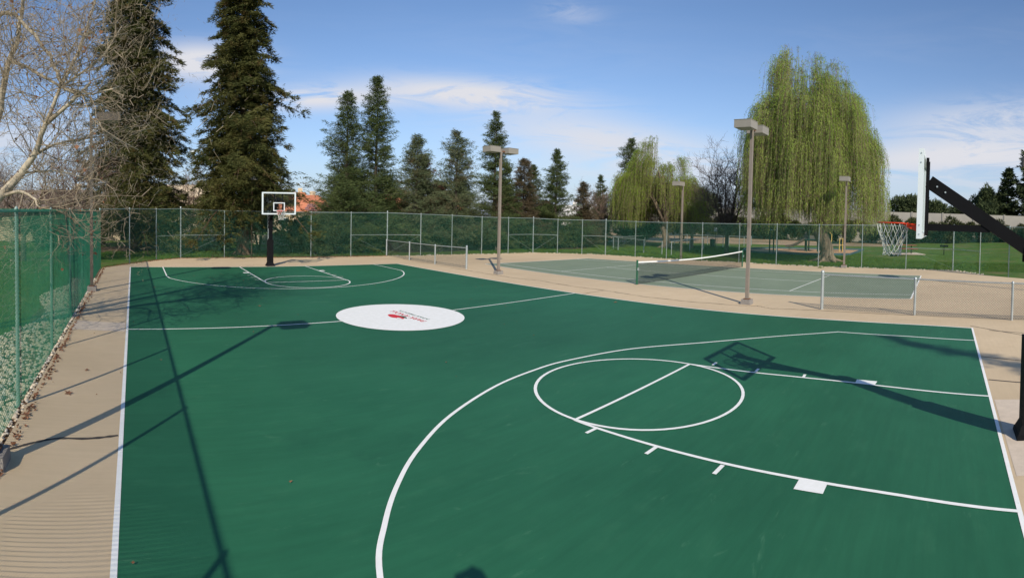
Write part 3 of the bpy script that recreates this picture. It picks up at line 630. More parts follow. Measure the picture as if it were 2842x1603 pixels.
part('bottom_cord', m_, M['tnet'], t)

# ------------------------------------------------------------------ trees
def conifer(name, x, y, h, rfun, nbr, ntuft, tl_, tw_, fm, bm, seed, label, group=None, z0=.8, droop=.35, trunk_r=.3, gap=.25, lean=0, cat='tree', rr_=(.1, .75)):
    rg = np.random.default_rng(seed); t = thing(name, label, cat, (x, y, 0), group)
    nz = 10; tr = MB(); tr.tube([(x + lean * (i / nz) ** 2 + .04 * math.sin(i), y, h * .97 * i / nz - (.06 if i == 0 else 0)) for i in range(nz + 1)], [trunk_r * (1.25 if i == 0 else (1 - i / nz * .95)) for i in range(nz + 1)], 9)
    for a in range(6):                                     # buttress roots
        ang = a * 1.05 + seed; tr.tube([(x, y, .5 * min(1, trunk_r * 2)), (x + math.cos(ang) * trunk_r * 1.1, y + math.sin(ang) * trunk_r * 1.1, .12), (x + math.cos(ang) * trunk_r * 2.2, y + math.sin(ang) * trunk_r * 2.2, -.08)], [trunk_r * .6, trunk_r * .4, .02], 5)
    part('trunk', tr, bm, t)
    u = rg.random(nbr); zb = z0 + (h - z0) * (u ** 1.12); az_ = rg.random(nbr) * 2 * np.pi
    lump = 1 + gap * np.sin(az_ * 2 + zb * 1.1 + seed) * np.sin(zb * .9 + seed * 2)     # uneven outline
    Lb = np.array([rfun((z - z0) / (h - z0)) for z in zb]) * lump * rg.uniform(.55, 1.10, nbr) * np.where(rg.random(nbr) < .07, 1.38, 1.0)
    bald = (np.sin(zb * (11 / h) + az_ * 1.0 + seed) * np.sin(zb * (23 / h) - az_ * 2 + seed * 3) > .52); Lb = np.where(bald, Lb * .45, Lb)
    rise = rg.uniform(rr_[0], rr_[1], nbr) * (.6 + .6 * zb / h); roll_ = rg.normal(size=nbr) * .55
    k_ = ntuft; w_ = Lb / Lb.mean(); idx = np.repeat(np.arange(nbr), np.maximum(6, (k_ * (.2 + .8 * w_)).astype(int)))
    n_ = len(idx); L_ = Lb[idx]; ns = 9                       # nine pairs of side sprays on every limb
    si = rg.integers(1, ns + 1, n_); ts = (si + rg.uniform(-.15, .15, n_)) / (ns + .5); side = rg.choice([-1., 1.], n_); end = rg.random(n_) < .12
    v_ = rg.random(n_) ** .7; jit = np.sin(si * 12.9 + idx * 7.7 + side * 3.1)
    sl_ = (.42 * L_ * (1.12 - ts) + .16) * (1 + .35 * jit); sl_ = np.where(end, .25 + L_ * .12, sl_); ang = np.where(end, rg.normal(size=n_) * .3, side * (.95 + .25 * jit))
    ts = np.where(end, .93, ts); fx = np.cos(ang); fy = np.sin(ang); dirx, diry = np.cos(az_[idx]), np.sin(az_[idx])
    l_ = L_ * ts + fx * sl_ * v_; lat = fy * sl_ * v_
    zz = zb[idx] + L_ * (rise[idx] * ts - droop * ts ** 2) + sl_ * (.22 * jit * v_ - .5 * droop * v_ ** 2) + lat * np.sin(roll_[idx]) * .8 + rg.normal(size=n_) * .05
    tx = lean * (np.clip(zz, 0, h) / h) ** 2
    P = np.stack([x + tx + dirx * l_ - diry * lat, y + diry * l_ + dirx * lat, zz], 1) + rg.normal(size=(n_, 3)) * .03
    D = np.stack([dirx * fx - diry * fy, diry * fx + dirx * fy, .12 * jit - .7 * droop * v_], 1) + rg.normal(size=(n_, 3)) * .42
    V = tufts(P, D, tl_ * rg.uniform(.6, 1.4, n_), tw_ * rg.uniform(.6, 1.4, n_), rg); V[:, :, 2] = np.maximum(V[:, :, 2], -.03)
    cr = link('crown', tri_mesh('crown', V, fm, WORLD[t.name]), t)
    # the limbs themselves, seen through the gaps
    sel_ = np.arange(0, nbr, 2); A = []; B = []; ra = []; rb = []
    for i in sel_:
        p = np.array([x + lean * (zb[i] / h) ** 2, y, zb[i]]); m = 3
        for j in range(m):
            f0, f1 = j / m, (j + 1) / m
            q0 = p + np.array([math.cos(az_[i]) * Lb[i] * f0, math.sin(az_[i]) * Lb[i] * f0, Lb[i] * (rise[i] * f0 - droop * f0 * f0)]); q1 = p + np.array([math.cos(az_[i]) * Lb[i] * f1, math.sin(az_[i]) * Lb[i] * f1, Lb[i] * (rise[i] * f1 - droop * f1 * f1)])
            A.append(q0); B.append(q1); r_ = .010 + Lb[i] * .010; ra.append(r_ * (1 - f0 * .85)); rb.append(r_ * (1 - f1 * .85))
    if h < 20:                                              # thin leading shoots at the tip
        m = 170; f = rg.random(m) ** .8; lh = h * .15; q = rg.normal(size=(m, 2)) * (.02 + .11 * f)[:, None]
        P = np.stack([x + lean + q[:, 0], y + q[:, 1], h * 1.01 - lh * f], 1); D = np.stack([q[:, 0] * 2, q[:, 1] * 2, np.full(m, .5)], 1) + rg.normal(size=(m, 3)) * .25
        link('leader', tri_mesh('leader', tufts(P, D, tl_ * rg.uniform(.6, 1.3, m), tw_, rg), fm, WORLD[t.name]), t)['kind'] = 'stuff'
    link('limbs', segs_mesh('limbs', A, B, ra, rb, bm, WORLD[t.name]), t)['kind'] = 'stuff'
    return t
def spire(r, p=.8, base=.35): return lambda u: r * (.97 * max(0, 1 - u) ** p * (1 - .42 * u) * (1.08 - .3 * math.exp(-((u - .5) / .1) ** 2)) + .025)
def r_red1(u): return 5.2 * (min(1, .8 + u * 2)) * (1 - max(0, u - .1) / .9) ** .8 + .05
def r_red2(u): return 4.5 * (min(1, .8 + u * 1.5)) * (1 - u) ** .88 + .05
conifer('redwood_tree', .35, 41.95, 27.5, r_red1, 900, 320, .27, .055, M['fol_big'], M['bark_red'], 11, 'huge dark redwood left of centre, the nearer of the two to the bare sycamore', 'redwoods behind the far fence', z0=1.9, trunk_r=.42, droop=.5, gap=.3, rr_=(-.25, .6))
conifer('redwood_tree', 7.79, 36.3, 23.5, r_red2, 800, 300, .25, .052, M['fol_big'], M['bark_red'], 23, 'tall redwood with a clear furrowed trunk directly behind the far basketball hoop', 'redwoods behind the far fence', z0=2.3, trunk_r=.40, droop=.45, gap=.3, rr_=(-.25, .6))
ROW = [(15.94, 37.0, 12.4, 2.5, .78, 'fol_mid', 'broad dark conifer just right of the far hoop, first of the row'),
       (18.9, 37.9, 14.1, 2.1, .62, 'fol_mid', 'tallest slender conifer of the row, second from the far hoop'),
       (22.3, 37.2, 9.6, 2.5, .7, 'fol_grey', 'grey-green conifer with a thin forked top, third of the row'),
       (23.9, 38.6, 7.9, 1.8, .6, 'fol_red', 'conifer with a reddish brown top behind the grey-green one'),
       (25.5, 36.1, 10.1, 2.1, .6, 'fol_grey', 'sparse grey-green conifer with a ragged tip, left of the nearer light pole lamps'),
       (29.3, 35.6, 12.2, 1.95, .8, 'fol_mid', 'tall narrow conifer rising directly behind the double lamp'),
       (31.2, 36.3, 7.9, 1.3, .7, 'fol_mid', 'short green conifer just right of the double-lamp pole'),
       (32.8, 35.6, 8.3, 1.5, .5, 'fol_brown', 'half-browned conifer right of the double-lamp pole'),
       (34.3, 35.9, 7.9, 1.5, .7, 'fol_mid', 'green conifer touching the left side of a taller pointed one'),
       (35.7, 34.2, 9.4, 1.75, .85, 'fol_mid', 'pointed conifer with a long thin leader in the middle of the row'),
       (39.1, 33.7, 6.5, 1.5, .8, 'fol_brown', 'small browned conifer with a bare wispy top standing alone'),
       (50.6, 36.2, 12.6, 2.1, .55, 'fol_mid', 'dark conifer rising just left of the smaller willow'),
       (46.6, 37.5, 7.9, 1.1, .7, 'fol_mid', 'little conical conifer left of the smaller willow, far back')]
for i, (x, y, h, r, p, fm, lab) in enumerate(ROW):
    area = r * h; conifer('conifer_tree', x, y, h, spire(r * 1.62, p * .92), int(110 + area * 17), 135, .17, .036, M[fm], M['bark_dk'], 40 + i, lab, 'conifers beyond the far fence', z0=.25, droop=.12, trunk_r=.10 + h * .008, gap=.3)
FILL = [(17.6, 40.5, 7.0, 2.4, 'low dark conifer filling the gap between the first two of the row'), (20.9, 40.2, 6.3, 2.2, 'low conifer between the tallest slender one and the grey-green one'), (26.2, 39.5, 6.0, 2.3, 'bushy green conifer behind and right of the reddish one'),
        (27.4, 38.2, 6.4, 2.1, 'bushy conifer left of the double-lamp pole behind the row'), (33.6, 38.6, 5.6, 1.9, 'low bushy conifer behind the half-browned one'), (37.2, 37.0, 4.6, 1.7, 'low bushy conifer between the pointed one and the lone brown one'), (41.6, 36.0, 3.4, 1.6, 'low brownish conifer right of the lone brown one')]
for i, (x, y, h, r, lab) in enumerate(FILL):
    conifer('conifer_tree', x, y, h, spire(r * 1.4, .45), int(120 + r * h * 16), 115, .17, .042, [M['fol_mid'], M['fol_lite'], M['fol_grey'], M['fol_lite'], M['fol_lite'], M['fol_mid'], M['fol_brown']][i], M['bark_dk'], 240 + i, lab, 'conifers beyond the far fence', z0=.2, droop=.1, trunk_r=.12, gap=.35)
conifer('conifer_tree', 28.75, 34.6, 5.0, spire(1.1, .5), 120, 55, .16, .035, M['fol_brown'], M['twig_br'], 260, 'dead brown young conifer in front of the tall narrow one, left of the pole', 'conifers beyond the far fence', z0=.2, droop=-.3, trunk_r=.07, gap=.3)
conifer('conifer_tree', 1.9, -13.9, 14.6, spire(2.6, 1.0), 120, 34, .34, .09, M['fol_mid'], M['bark_dk'], 77, 'conifer behind the photographer that throws the soft shade across the near right corner', z0=.5, trunk_r=.25)

def blob(name, label, cat, c, rad, n_, ln, wd, fm, seed, group=None, clumps=16, stem=True, zmin=0, mesh=None, flat=1):
    rg = np.random.default_rng(seed); t = thing(name, label, cat, (c[0], c[1], 0), group)
    if stem:
        s_ = MB(); 
        for j in range(3): a = j * 2.1 + seed; s_.tube([(c[0] + .06 * math.cos(a), c[1] + .06 * math.sin(a), -.06), (c[0] + rad[0] * .2 * math.cos(a), c[1] + rad[1] * .2 * math.sin(a), c[2] * .8), (c[0] + rad[0] * .45 * math.cos(a), c[1] + rad[1] * .45 * math.sin(a), c[2] + rad[2] * .3)], [.05 + rad[2] * .02, .04 + rad[2] * .01, .01], 5)
        part('stems' if False else 'stem', s_, M['bark_dk'], t)
    cc_ = rg.normal(size=(clumps, 3)); cc_ /= np.linalg.norm(cc_, axis=1, keepdims=True); cc_ *= rg.uniform(.25, .8, (clumps, 1)); rr = rg.uniform(.28, .5, clumps)
    i = rg.integers(0, clumps, n_); d = rg.normal(size=(n_, 3)); d /= np.linalg.norm(d, axis=1, keepdims=True)
    P = (cc_[i] + d * rr[i][:, None] * rg.uniform(.55, 1.08, (n_, 1))) * np.array(rad) + np.array(c)
    ok = P[:, 2] > zmin; P = P[ok]; d = d[ok]
    V = tufts(P, d + rg.normal(size=P.shape) * .7 + np.array([0, 0, .3]), ln * rg.uniform(.6, 1.4, len(P)), wd * rg.uniform(.6, 1.4, len(P)), rg)
    link('foliage', tri_mesh('foliage', V, fm, WORLD[t.name]), t); return t

# bare trees: limbs given, the rest grown from them
def grow(limbs, seed, lens, counts, radii, up=.15, spread=.9, kink=.22, nseg=4):
    rg = np.random.default_rng(seed); A = []; B = []; ra = []; rb = []; tips = []
    nodes = []
    for pts, r0, r1 in limbs:
        pts = [np.array(p, float) for p in pts]; n = len(pts)
        for i in range(n - 1):
            a0 = r0 + (r1 - r0) * i / (n - 1); a1 = r0 + (r1 - r0) * (i + 1) / (n - 1); sub = 3
            for j in range(sub):
                p = pts[i] + (pts[i + 1] - pts[i]) * j / sub; q = pts[i] + (pts[i + 1] - pts[i]) * (j + 1) / sub
                nodes.append((p, (q - p) / np.linalg.norm(q - p)))
        nodes.append((pts[-1], (pts[-1] - pts[-2]) / np.linalg.norm(pts[-1] - pts[-2])))
    for lv, (ln, ct_, rd) in enumerate(zip(lens, counts, radii)):
        new = []
        pick = rg.integers(0, len(nodes), ct_) if lv == 0 else None
        base = [nodes[i] for i in pick] if lv == 0 else [nd for nd in nodes for _ in range(ct_)]
        for p, d in base:
            if lv and rg.random() < .3: continue
            v = rg.normal(size=3); v -= d * v.dot(d); v /= np.linalg.norm(v) + 1e-9
            dr = d * (1 - spread * .5) + v * spread; dr[2] += up; dr /= np.linalg.norm(dr); L_ = ln * rg.uniform(.5, 1.25); r_ = rd
            q = p.copy()
            for s_ in range(nseg):
                dr = dr + rg.normal(size=3) * kink; dr[2] += up * .35; dr /= np.linalg.norm(dr); q2 = q + dr * L_ / nseg
                A.append(q); B.append(q2); ra.append(r_ * (1 - .7 * s_ / nseg)); rb.append(r_ * (1 - .7 * (s_ + 1) / nseg)); q = q2
                if s_ > 0: new.append((q, dr.copy()))
            tips.append(q)
        nodes = new if lv else new
    return A, B, ra, rb, tips
def bare_tree(label, x, y, h, spread_r, seed, bm, tm, n1=26, group=None, name='bare_tree', twr=1, lens=None, trunk_r=.16, fork=1.6):
    rg = random.Random(seed); t = thing(name, label, 'tree', (x, y, 0), group); tr = MB(); limbs = []
    tr.tube([(x, y, -.06), (x + .03, y, fork * .5), (x + .05, y, fork)], [trunk_r * 1.25, trunk_r, trunk_r * .9], 8)
    for j in range(6):
        a = j * 1.05 + rg.uniform(-.3, .3); rr = spread_r * rg.uniform(.35, .8); pts = []
        for q in range(5):
            f = q / 4; pts.append((x + .05 + math.cos(a) * rr * f ** .8, y + math.sin(a) * rr * f ** .8, fork - .1 + (h * rg.uniform(.62, .8) - fork) * f + rg.uniform(-.1, .1)))
        limbs.append((pts, trunk_r * .55, .03)); tr.tube(pts, [trunk_r * .6 * (1 - q * .2) for q in range(5)], 6)
    part('trunk', tr, bm, t)
    s = h / 9; A, B, ra, rb, tips = grow(limbs, seed, lens or [2.0 * s, 1.1 * s, .7 * s], [n1 * 3, 2, 2], [.03 * s * twr, .016 * s * twr, .011 * s * twr], up=.25, spread=.85)
    link('twigs', segs_mesh('twigs', A, B, ra, rb, tm, WORLD[t.name]), t); return t

# the sycamore at the left
t = thing('sycamore_tree', 'pale-barked bare sycamore with dangling seed balls leaning in over the left green fence', 'tree', (-5.2, 12.2, 0))
SL = [([(-5.2, 12.2, -.06), (-4.9, 12.35, 1.0), (-4.2, 12.6, 1.9), (-3.54, 12.86, 2.62), (-3.03, 13.01, 3.47), (-2.51, 13.13, 4.04), (-2.17, 13.0, 4.46), (-1.86, 12.75, 5.15), (-1.3, 12.63, 5.57), (-.79, 12.48, 6.01)], .19, .028),
      ([(-2.17, 13.0, 4.46), (-1.78, 13.57, 4.78), (-1.12, 14.06, 4.97)], .05, .02),
      ([(-4.2, 12.6, 1.9), (-3.75, 13.1, 3.4), (-3.4, 13.42, 4.64), (-3.13, 13.5, 5.74), (-3.02, 13.53, 6.38), (-2.9, 13.56, 6.93), (-2.72, 13.6, 7.38), (-2.59, 13.63, 8.11), (-2.45, 13.66, 9.01), (-2.3, 13.7, 9.8)], .13, .03),
      ([(-3.7, 13.1, 7.3), (-3.26, 13.05, 7.78), (-2.92, 13.14, 8.0), (-2.67, 13.2, 7.95), (-2.19, 13.2, 7.43), (-1.78, 13.07, 6.84), (-1.53, 12.8, 6.2), (-1.38, 12.62, 5.9)], .06, .03),
      ([(-1.86, 12.75, 5.15), (-1.49, 12.81, 6.03), (-1.13, 13.05, 6.85), (-.94, 13.27, 7.52), (-.77, 13.49, 8.2), (-.71, 13.69, 8.9)], .05, .02),
      ([(-1.49, 12.81, 6.03), (-.99, 12.87, 6.37), (-.49, 12.91, 6.78), (-.08, 12.92, 7.45)], .035, .012),
      ([(-2.9, 13.56, 6.93), (-2.34, 13.27, 6.67), (-1.85, 12.96, 6.25), (-1.38, 12.62, 5.94), (-.79, 12.38, 5.66)], .045, .02),
      ([(-3.03, 13.01, 3.47), (-2.53, 12.82, 3.58), (-2.16, 12.69, 3.44), (-1.95, 12.51, 3.18)], .05, .02),
      ([(-1.38, 12.62, 5.94), (-.7, 12.29, 5.72), (-.14, 12.12, 5.83)], .03, .01),
      ([(-5.2, 12.2, 1.2), (-5.6, 11.6, 3.5), (-5.7, 11.3, 6), (-5.4, 11.4, 8.5)], .14, .04),
      ([(-1.12, 14.06, 4.97), (-.5, 14.3, 5.1), (.3, 14.3, 4.7)], .022, .01), ([(-2.51, 13.13, 4.04), (-1.7, 13.4, 4.1), (-.9, 13.5, 3.9)], .03, .01)]
tr = MB()
for pts, r0, r1 in SL:
    q = [Vector(p) for p in pts]; n = len(q); q2 = []; rr = []
    for i in range(n - 1):
        for j in range(3): 
            f = j / 3; q2.append(q[i].lerp(q[i + 1], f) + Vector((rnd.uniform(-.02, .02),) * 3)); rr.append(r0 + (r1 - r0) * (i + f) / (n - 1))
    q2.append(q[-1]); rr.append(r1); tr.tube(q2, rr, 8)
part('trunk', tr, M['bark_syc'], t, smooth=True)
A, B, ra, rb, tips = grow(SL, 5, [2.0, 1.05, .55, .32], [165, 2, 1, 1], [.016, .009, .0052, .0038], up=.05, spread=.85, kink=.24, nseg=5)
kp = [i for i in range(len(A)) if not (A[i][0] > -.8 and rnd.random() < min(.7, (A[i][0] + .8) * .7))]
tips = [p_ for p_ in tips if p_[0] < -.5]
A = [A[i] for i in kp]; B = [B[i] for i in kp]; ra = [ra[i] for i in kp]; rb = [rb[i] for i in kp]
link('twigs', segs_mesh('twigs', A, B, ra, rb, M['twig_syc'], WORLD[t.name]), t)
rg = random.Random(9); sb = MB(); lf = MB()
ICO = [(0, 0, 1), (.894, 0, .447), (.276, .851, .447), (-.724, .526, .447), (-.724, -.526, .447), (.276, -.851, .447), (.724, .526, -.447), (-.276, .851, -.447), (-.894, 0, -.447), (-.276, -.851, -.447), (.724, -.526, -.447), (0, 0, -1)]
ICF = [(0, 1, 2), (0, 2, 3), (0, 3, 4), (0, 4, 5), (0, 5, 1), (1, 6, 2), (2, 7, 3), (3, 8, 4), (4, 9, 5), (5, 10, 1), (6, 7, 2), (7, 8, 3), (8, 9, 4), (9, 10, 5), (10, 6, 1), (11, 7, 6), (11, 8, 7), (11, 9, 8), (11, 10, 9), (11, 6, 10)]
for i in range(330):
    p = rg.choice(tips); L_ = rg.uniform(.05, .14); s_ = rg.uniform(.016, .027)
    sb.add([(p[0] + v[0] * s_, p[1] + v[1] * s_, p[2] - L_ + v[2] * s_) for v in ICO], ICF); sb.tube([p, (p[0], p[1], p[2] - L_)], .0025, 3, cap=False)
for i in range(170):
    p = rg.choice(tips); s_ = rg.uniform(.035, .065); a = rg.uniform(0, 6.28)
    lf.add([(p[0], p[1], p[2]), (p[0] + s_ * math.cos(a), p[1] + s_ * math.sin(a), p[2] - s_ * .6), (p[0] + .2 * s_, p[1] - .1 * s_, p[2] - s_ * 1.6), (p[0] - s_ * math.cos(a) * .7, p[1] - s_ * math.sin(a) * .7, p[2] - s_ * .7)], [(0, 1, 2), (0, 2, 3)])
part('seed_balls', sb, M['litter'], t, kind='stuff'); part('dry_leaves', lf, M['leaf'], t, kind='stuff')

BT = [('bare tree with dark fine branches between the two willows', 42.3, 19.75, 9.9, 3.4, 'bark_dk', 'twig_dk', 60),
      ('bare brownish tree filling the gap between the two big redwoods', 6.8, 60, 9.2, 3.2, 'bark_dk', 'twig_br', 30),
      ('bare brown tree behind the sycamore limbs, left part', -6.6, 32, 6.8, 3.0, 'bark_dk', 'twig_br', 30),
      ('bare brown tree behind the sycamore limbs, near the lamp pole', -3.6, 31.5, 7.8, 2.6, 'bark_dk', 'twig_br', 34),
      ('pale bare tree at the far left edge behind the sycamore', -10.6, 38, 7.2, 3.4, 'bark_dk', 'twig_pale', 26),
      ('small bare pinkish tree between the lone brown conifer and the smaller willow', 44.0, 34.6, 6.6, 1.9, 'bark_dk', 'twig_br', 26),
      ('pale bare tree just left of the smaller willow curtain', 50.0, 40.5, 7.2, 2.6, 'bark_dk', 'twig_pale', 26),
      ('bare brown tree directly right of the smaller willow trunk', 47.8, 26.2, 6.5, 2.6, 'bark_will', 'twig_br', 22),
      ('pale bare tree above the block wall, right of the big willow', 99, 15.5, 9.5, 6.5, 'bark_dk', 'twig_pale', 34),
      ('smaller pale bare tree above the block wall, beside the big willow', 98, 23, 7.6, 5.5, 'bark_dk', 'twig_pale', 28),
      ('bare brown tree above the wall between the bare dark tree and the big willow', 92, 38, 8, 5.5, 'bark_dk', 'twig_br', 28)]
for i, (lab, x, y, h, r, bm, tm, n1) in enumerate(BT):
    bare_tree(lab, x, y, h, r, 60 + i, M[bm], M[tm], n1, 'bare winter trees', twr=1.15 if y > 28 or x > 60 else 1, trunk_r=.12 + h * .007)

def willow(label, x, y, h, rad, zlow, seed, fm, nst, lean=(0, 0), cut=None, trunk_r=.5, fork=2.6, leaf=(.17, .032), curtain=None):
    rg = np.random.default_rng(seed); t = thing('willow_tree', label, 'tree', (x, y, 0), 'weeping willows in the park'); tr = MB(); limbs = []; rd = random.Random(seed)
    tr.tube([(x, y, -.08), (x, y, .25), (x + .03, y, 1.0), (x + lean[0] * .3, y + lean[1] * .3, fork)], [trunk_r * 1.75, trunk_r * 1.15, trunk_r * .95, trunk_r * 1.0], 12)
    for j in range(7):
        a = j * .9 + seed; tr.tube([(x + math.cos(a) * trunk_r * .5, y + math.sin(a) * trunk_r * .5, .45), (x + math.cos(a) * trunk_r * 1.3, y + math.sin(a) * trunk_r * 1.3, .1), (x + math.cos(a) * trunk_r * 2.8, y + math.sin(a) * trunk_r * 2.8, -.07)], [trunk_r * .55, trunk_r * .3, .03], 6)
    for j in range(9):
        a = j * 6.283 / 9 + rd.uniform(-.25, .25); rr = rad * rd.uniform(.3, .7); hh = h * rd.uniform(.55, .84); pts = []
        for q in range(6):
            f = q / 5; pts.append((x + lean[0] * f + math.cos(a) * rr * f ** .9 + rd.uniform(-.12, .12), y + lean[1] * f + math.sin(a) * rr * f ** .9, fork * .9 + (hh - fork) * f ** .85))
        limbs.append((pts, trunk_r * .4, .04)); tr.tube(pts, [trunk_r * .5 * (1 - q * .17) for q in range(6)], 7)
    part('trunk', tr, M['bark_will'], t, smooth=True)
    # strands hang from leafy boughs scattered through the crown
    nc = max(20, nst // 18); ca = rg.random(nc) * 2 * np.pi; cu = rg.random(nc) ** .55; cz = rg.random(nc) ** .62
    if curtain is not None:
        k0 = rg.random(nc) < (.30 + .70 * np.clip(np.cos(ca - curtain) + .3, 0, 1)); ca, cu, cz = ca[k0], cu[k0], cz[k0]; nc = len(ca)
    envc = h * (1 - .35 * cu ** 2.0) * (1 + .04 * np.sin(4 * ca + seed)); ztc = np.maximum(zlow + 2.2, zlow + (envc - zlow) * (.22 + .78 * cz))
    bx, by = x + lean[0] * ztc / h + np.cos(ca) * rad * .9 * cu, y + lean[1] * ztc / h + np.sin(ca) * rad * .9 * cu
    ci = rg.integers(0, nc, nst); n1 = nst; u = cu[ci]; a = ca[ci] + rg.normal(size=n1) * .5; ph = a
    spr = rg.uniform(0, 1, n1) ** .6 * 1.15; px = bx[ci] + np.cos(a) * spr * .8 + rg.normal(size=n1) * .18; py = by[ci] + np.sin(a) * spr * .8 + rg.normal(size=n1) * .18
    zt = ztc[ci] + .45 * np.sin(spr * 2.2) - .25 + rg.normal(size=n1) * .15
    Ls = np.clip(np.minimum(zt - zlow - rg.random(n1) ** 1.5 * 2.2, rg.uniform(.8, 1.0, n1) * (1.5 + 5.2 * rg.random(nc)[ci]) * (.7 + .6 * u)), .5, None)
    out = rg.uniform(.15, .8, n1) * (.45 + u); kick = rg.uniform(.1, 1.0, n1) * np.clip((zt / h - .45) * 2.3, 0, 1.25)
    per = np.maximum(5, (Ls / .085).astype(int)); idx = np.repeat(np.arange(n1), per); st = np.concatenate([np.arange(p_) / p_ for p_ in per]) + rg.uniform(0, .02, len(idx))
    ox = out[idx] * (1 - np.exp(-3.2 * st)) + kick[idx] * .35 * np.sin(np.clip(st * 4, 0, np.pi)); sway = .08 * np.sin(st * 4 + a[idx] * 5)
    P = np.stack([px[idx] + np.cos(ph[idx]) * (ox + sway), py[idx] + np.sin(ph[idx]) * (ox + sway), zt[idx] - Ls[idx] * st ** 1.25 + kick[idx] * np.sin(np.clip(st * 5, 0, np.pi)) * .55], 1) + rg.normal(size=(len(idx), 3)) * .04
    D = np.stack([np.cos(ph[idx]) * np.exp(-3 * st) * .9, np.sin(ph[idx]) * np.exp(-3 * st) * .9, -1 + kick[idx] * (st < .25) * 1.4], 1) + rg.normal(size=(len(idx), 3)) * .42
    V = tufts(P, D, leaf[0] * rg.uniform(.6, 1.4, len(idx)), leaf[1] * rg.uniform(.7, 1.3, len(idx)), rg)
    link('leaves', tri_mesh('leaves', V, fm, WORLD[t.name]), t)['kind'] = 'stuff'
    # bare strand stems
    k5 = 5; A = []; B = []; s5 = np.linspace(0, 1, k5 + 1)
    pts = np.stack([px[:, None] + np.cos(ph)[:, None] * (out[:, None] * (1 - np.exp(-3.2 * s5))), py[:, None] + np.sin(ph)[:, None] * (out[:, None] * (1 - np.exp(-3.2 * s5))), zt[:, None] - Ls[:, None] * s5 ** 1.15 + kick[:, None] * np.sin(np.clip(s5 * 5, 0, np.pi)) * .8], 2)
    A = pts[:, :-1].reshape(-1, 3); B = pts[:, 1:].reshape(-1, 3)
    link('strands', segs_mesh('strands', A, B, [.007] * len(A), [.006] * len(A), M['twig_br'], WORLD[t.name]), t)['kind'] = 'stuff'
    A, B, ra, rb, tips = grow(limbs, seed, [rad * .3, rad * .16, .5], [110, 2, 1], [.045, .02, .012], up=-.02, spread=.8)
    link('twigs', segs_mesh('twigs', A, B, ra, rb, M['bark_dk'], WORLD[t.name]), t)
    return t
willow('big yellow-green weeping willow with a massive gnarled trunk right of the tall light pole', 40.1, 10.1, 16.5, 5.0, 2.2, 3, M['fol_will'], 7800, lean=(-.3, 2.5), trunk_r=.55)
willow('smaller weeping willow with a bright green curtain on its left, behind the tennis net', 45.85, 28.2, 11.0, 4.3, 1.9, 8, M['fol_will2'], 3300, lean=(-.4, .9), trunk_r=.38, fork=2.2, curtain=1.9)
blob('dark_shrub', 'dark spreading evergreen shrub under the bright willow curtain', 'shrub', (47.6, 32.6, 2.0), (3.0, 3.0, 1.5), 9000, .26, .09, M['fol_dark'], 4, clumps=14)
# evergreens standing behind the willows and at the right
PN = [('rounded dark evergreen behind the smaller willow and floodlights', 60, 34, 5.4, (4.8, 4.8, 3.2)), ('green tree standing low behind the left part of the big willow', 93, 31, 4.5, (6, 6, 3.4)),
      ('wide pine above the wall, left of the hoop board', 96, 7.5, 5.5, (4.2, 4.2, 3.8)), ('wide pine above the wall, right behind the hoop board', 97, 3.0, 5.2, (5.5, 4.2, 4.4)),
      ('low broad pine above the wall behind the diagonal arm', 99, -2.5, 4.4, (5, 4, 3.2)), ('dense pine above the wall right of the diagonal arm', 94, -6.2, 5.8, (5, 2.6, 5.0)),
      ('rounded pine above the wall beside the tall dark one', 95, -8.6, 5.0, (5, 2.2, 4.6))]
for i, (lab, x, y, z, rad) in enumerate(PN):
    blob('pine_tree', lab, 'tree', (x, y, z), rad, 15000, .62, .22, M['fol_pine'], 90 + i, 'evergreens beyond the park', clumps=22, zmin=.3)
conifer('pine_tree', 94, -10.6, 14.2, lambda u: 3.2 * (1 - u) ** .55 + .1, 260, 60, .6, .2, M['fol_pine'], M['bark_dk'], 101, 'tall dark irregular pine at the right edge of the photo', 'evergreens beyond the park', z0=1, droop=.1, trunk_r=.3, gap=.5)
conifer('pine_tree', 94, -14.6, 18.5, lambda u: 4.2 * (1 - u) ** .55 + .1, 300, 60, .6, .2, M['fol_pine'], M['bark_dk'], 102, 'tallest pine cut off by the right edge of the photo', 'evergreens beyond the park', z0=1, droop=.1, trunk_r=.35, gap=.5)
# hedge of separate oleanders before the wall
ys = []; yy = -14.5
while yy < 50: ys.append(yy); yy += rnd.uniform(2.6, 3.3)
ORD = ['first', 'second', 'third', 'fourth', 'fifth', 'sixth', 'seventh', 'eighth', 'ninth', 'tenth', 'eleventh', 'twelfth', 'thirteenth']
def oleander_label(y):
    if y < 4.6: return ORD[sorted([q for q in ys if q < 4.6], reverse=True).index(y)] + ' dark oleander right of the near backboard, in front of the block wall'
    if y < 19.7: return ORD[sorted([q for q in ys if 4.6 <= q < 19.7], reverse=True).index(y)] + ' dark oleander right of the big willow trunk, in front of the block wall'
    return ORD[sorted([q for q in ys if q >= 19.7]).index(y)] + ' dark oleander left of the big willow trunk, in front of the block wall'
protos = []
for i, yy in enumerate(ys):
    if i < 3: protos.append(blob('oleander_shrub', oleander_label(yy), 'shrub', (80.8, yy, 2.0), (2.3, 2.1, 1.9 + .3 * i), 6500, .42, .13, M['fol_shrub'], 120 + i, 'oleanders along the block wall', clumps=12, zmin=.1))
    else: copy_thing(protos[i % 3], (80.8 + rnd.uniform(-.7, .7), yy, 0), label=oleander_label(yy), rz=rnd.uniform(0, 6), sc_=rnd.uniform(.82, 1.12))
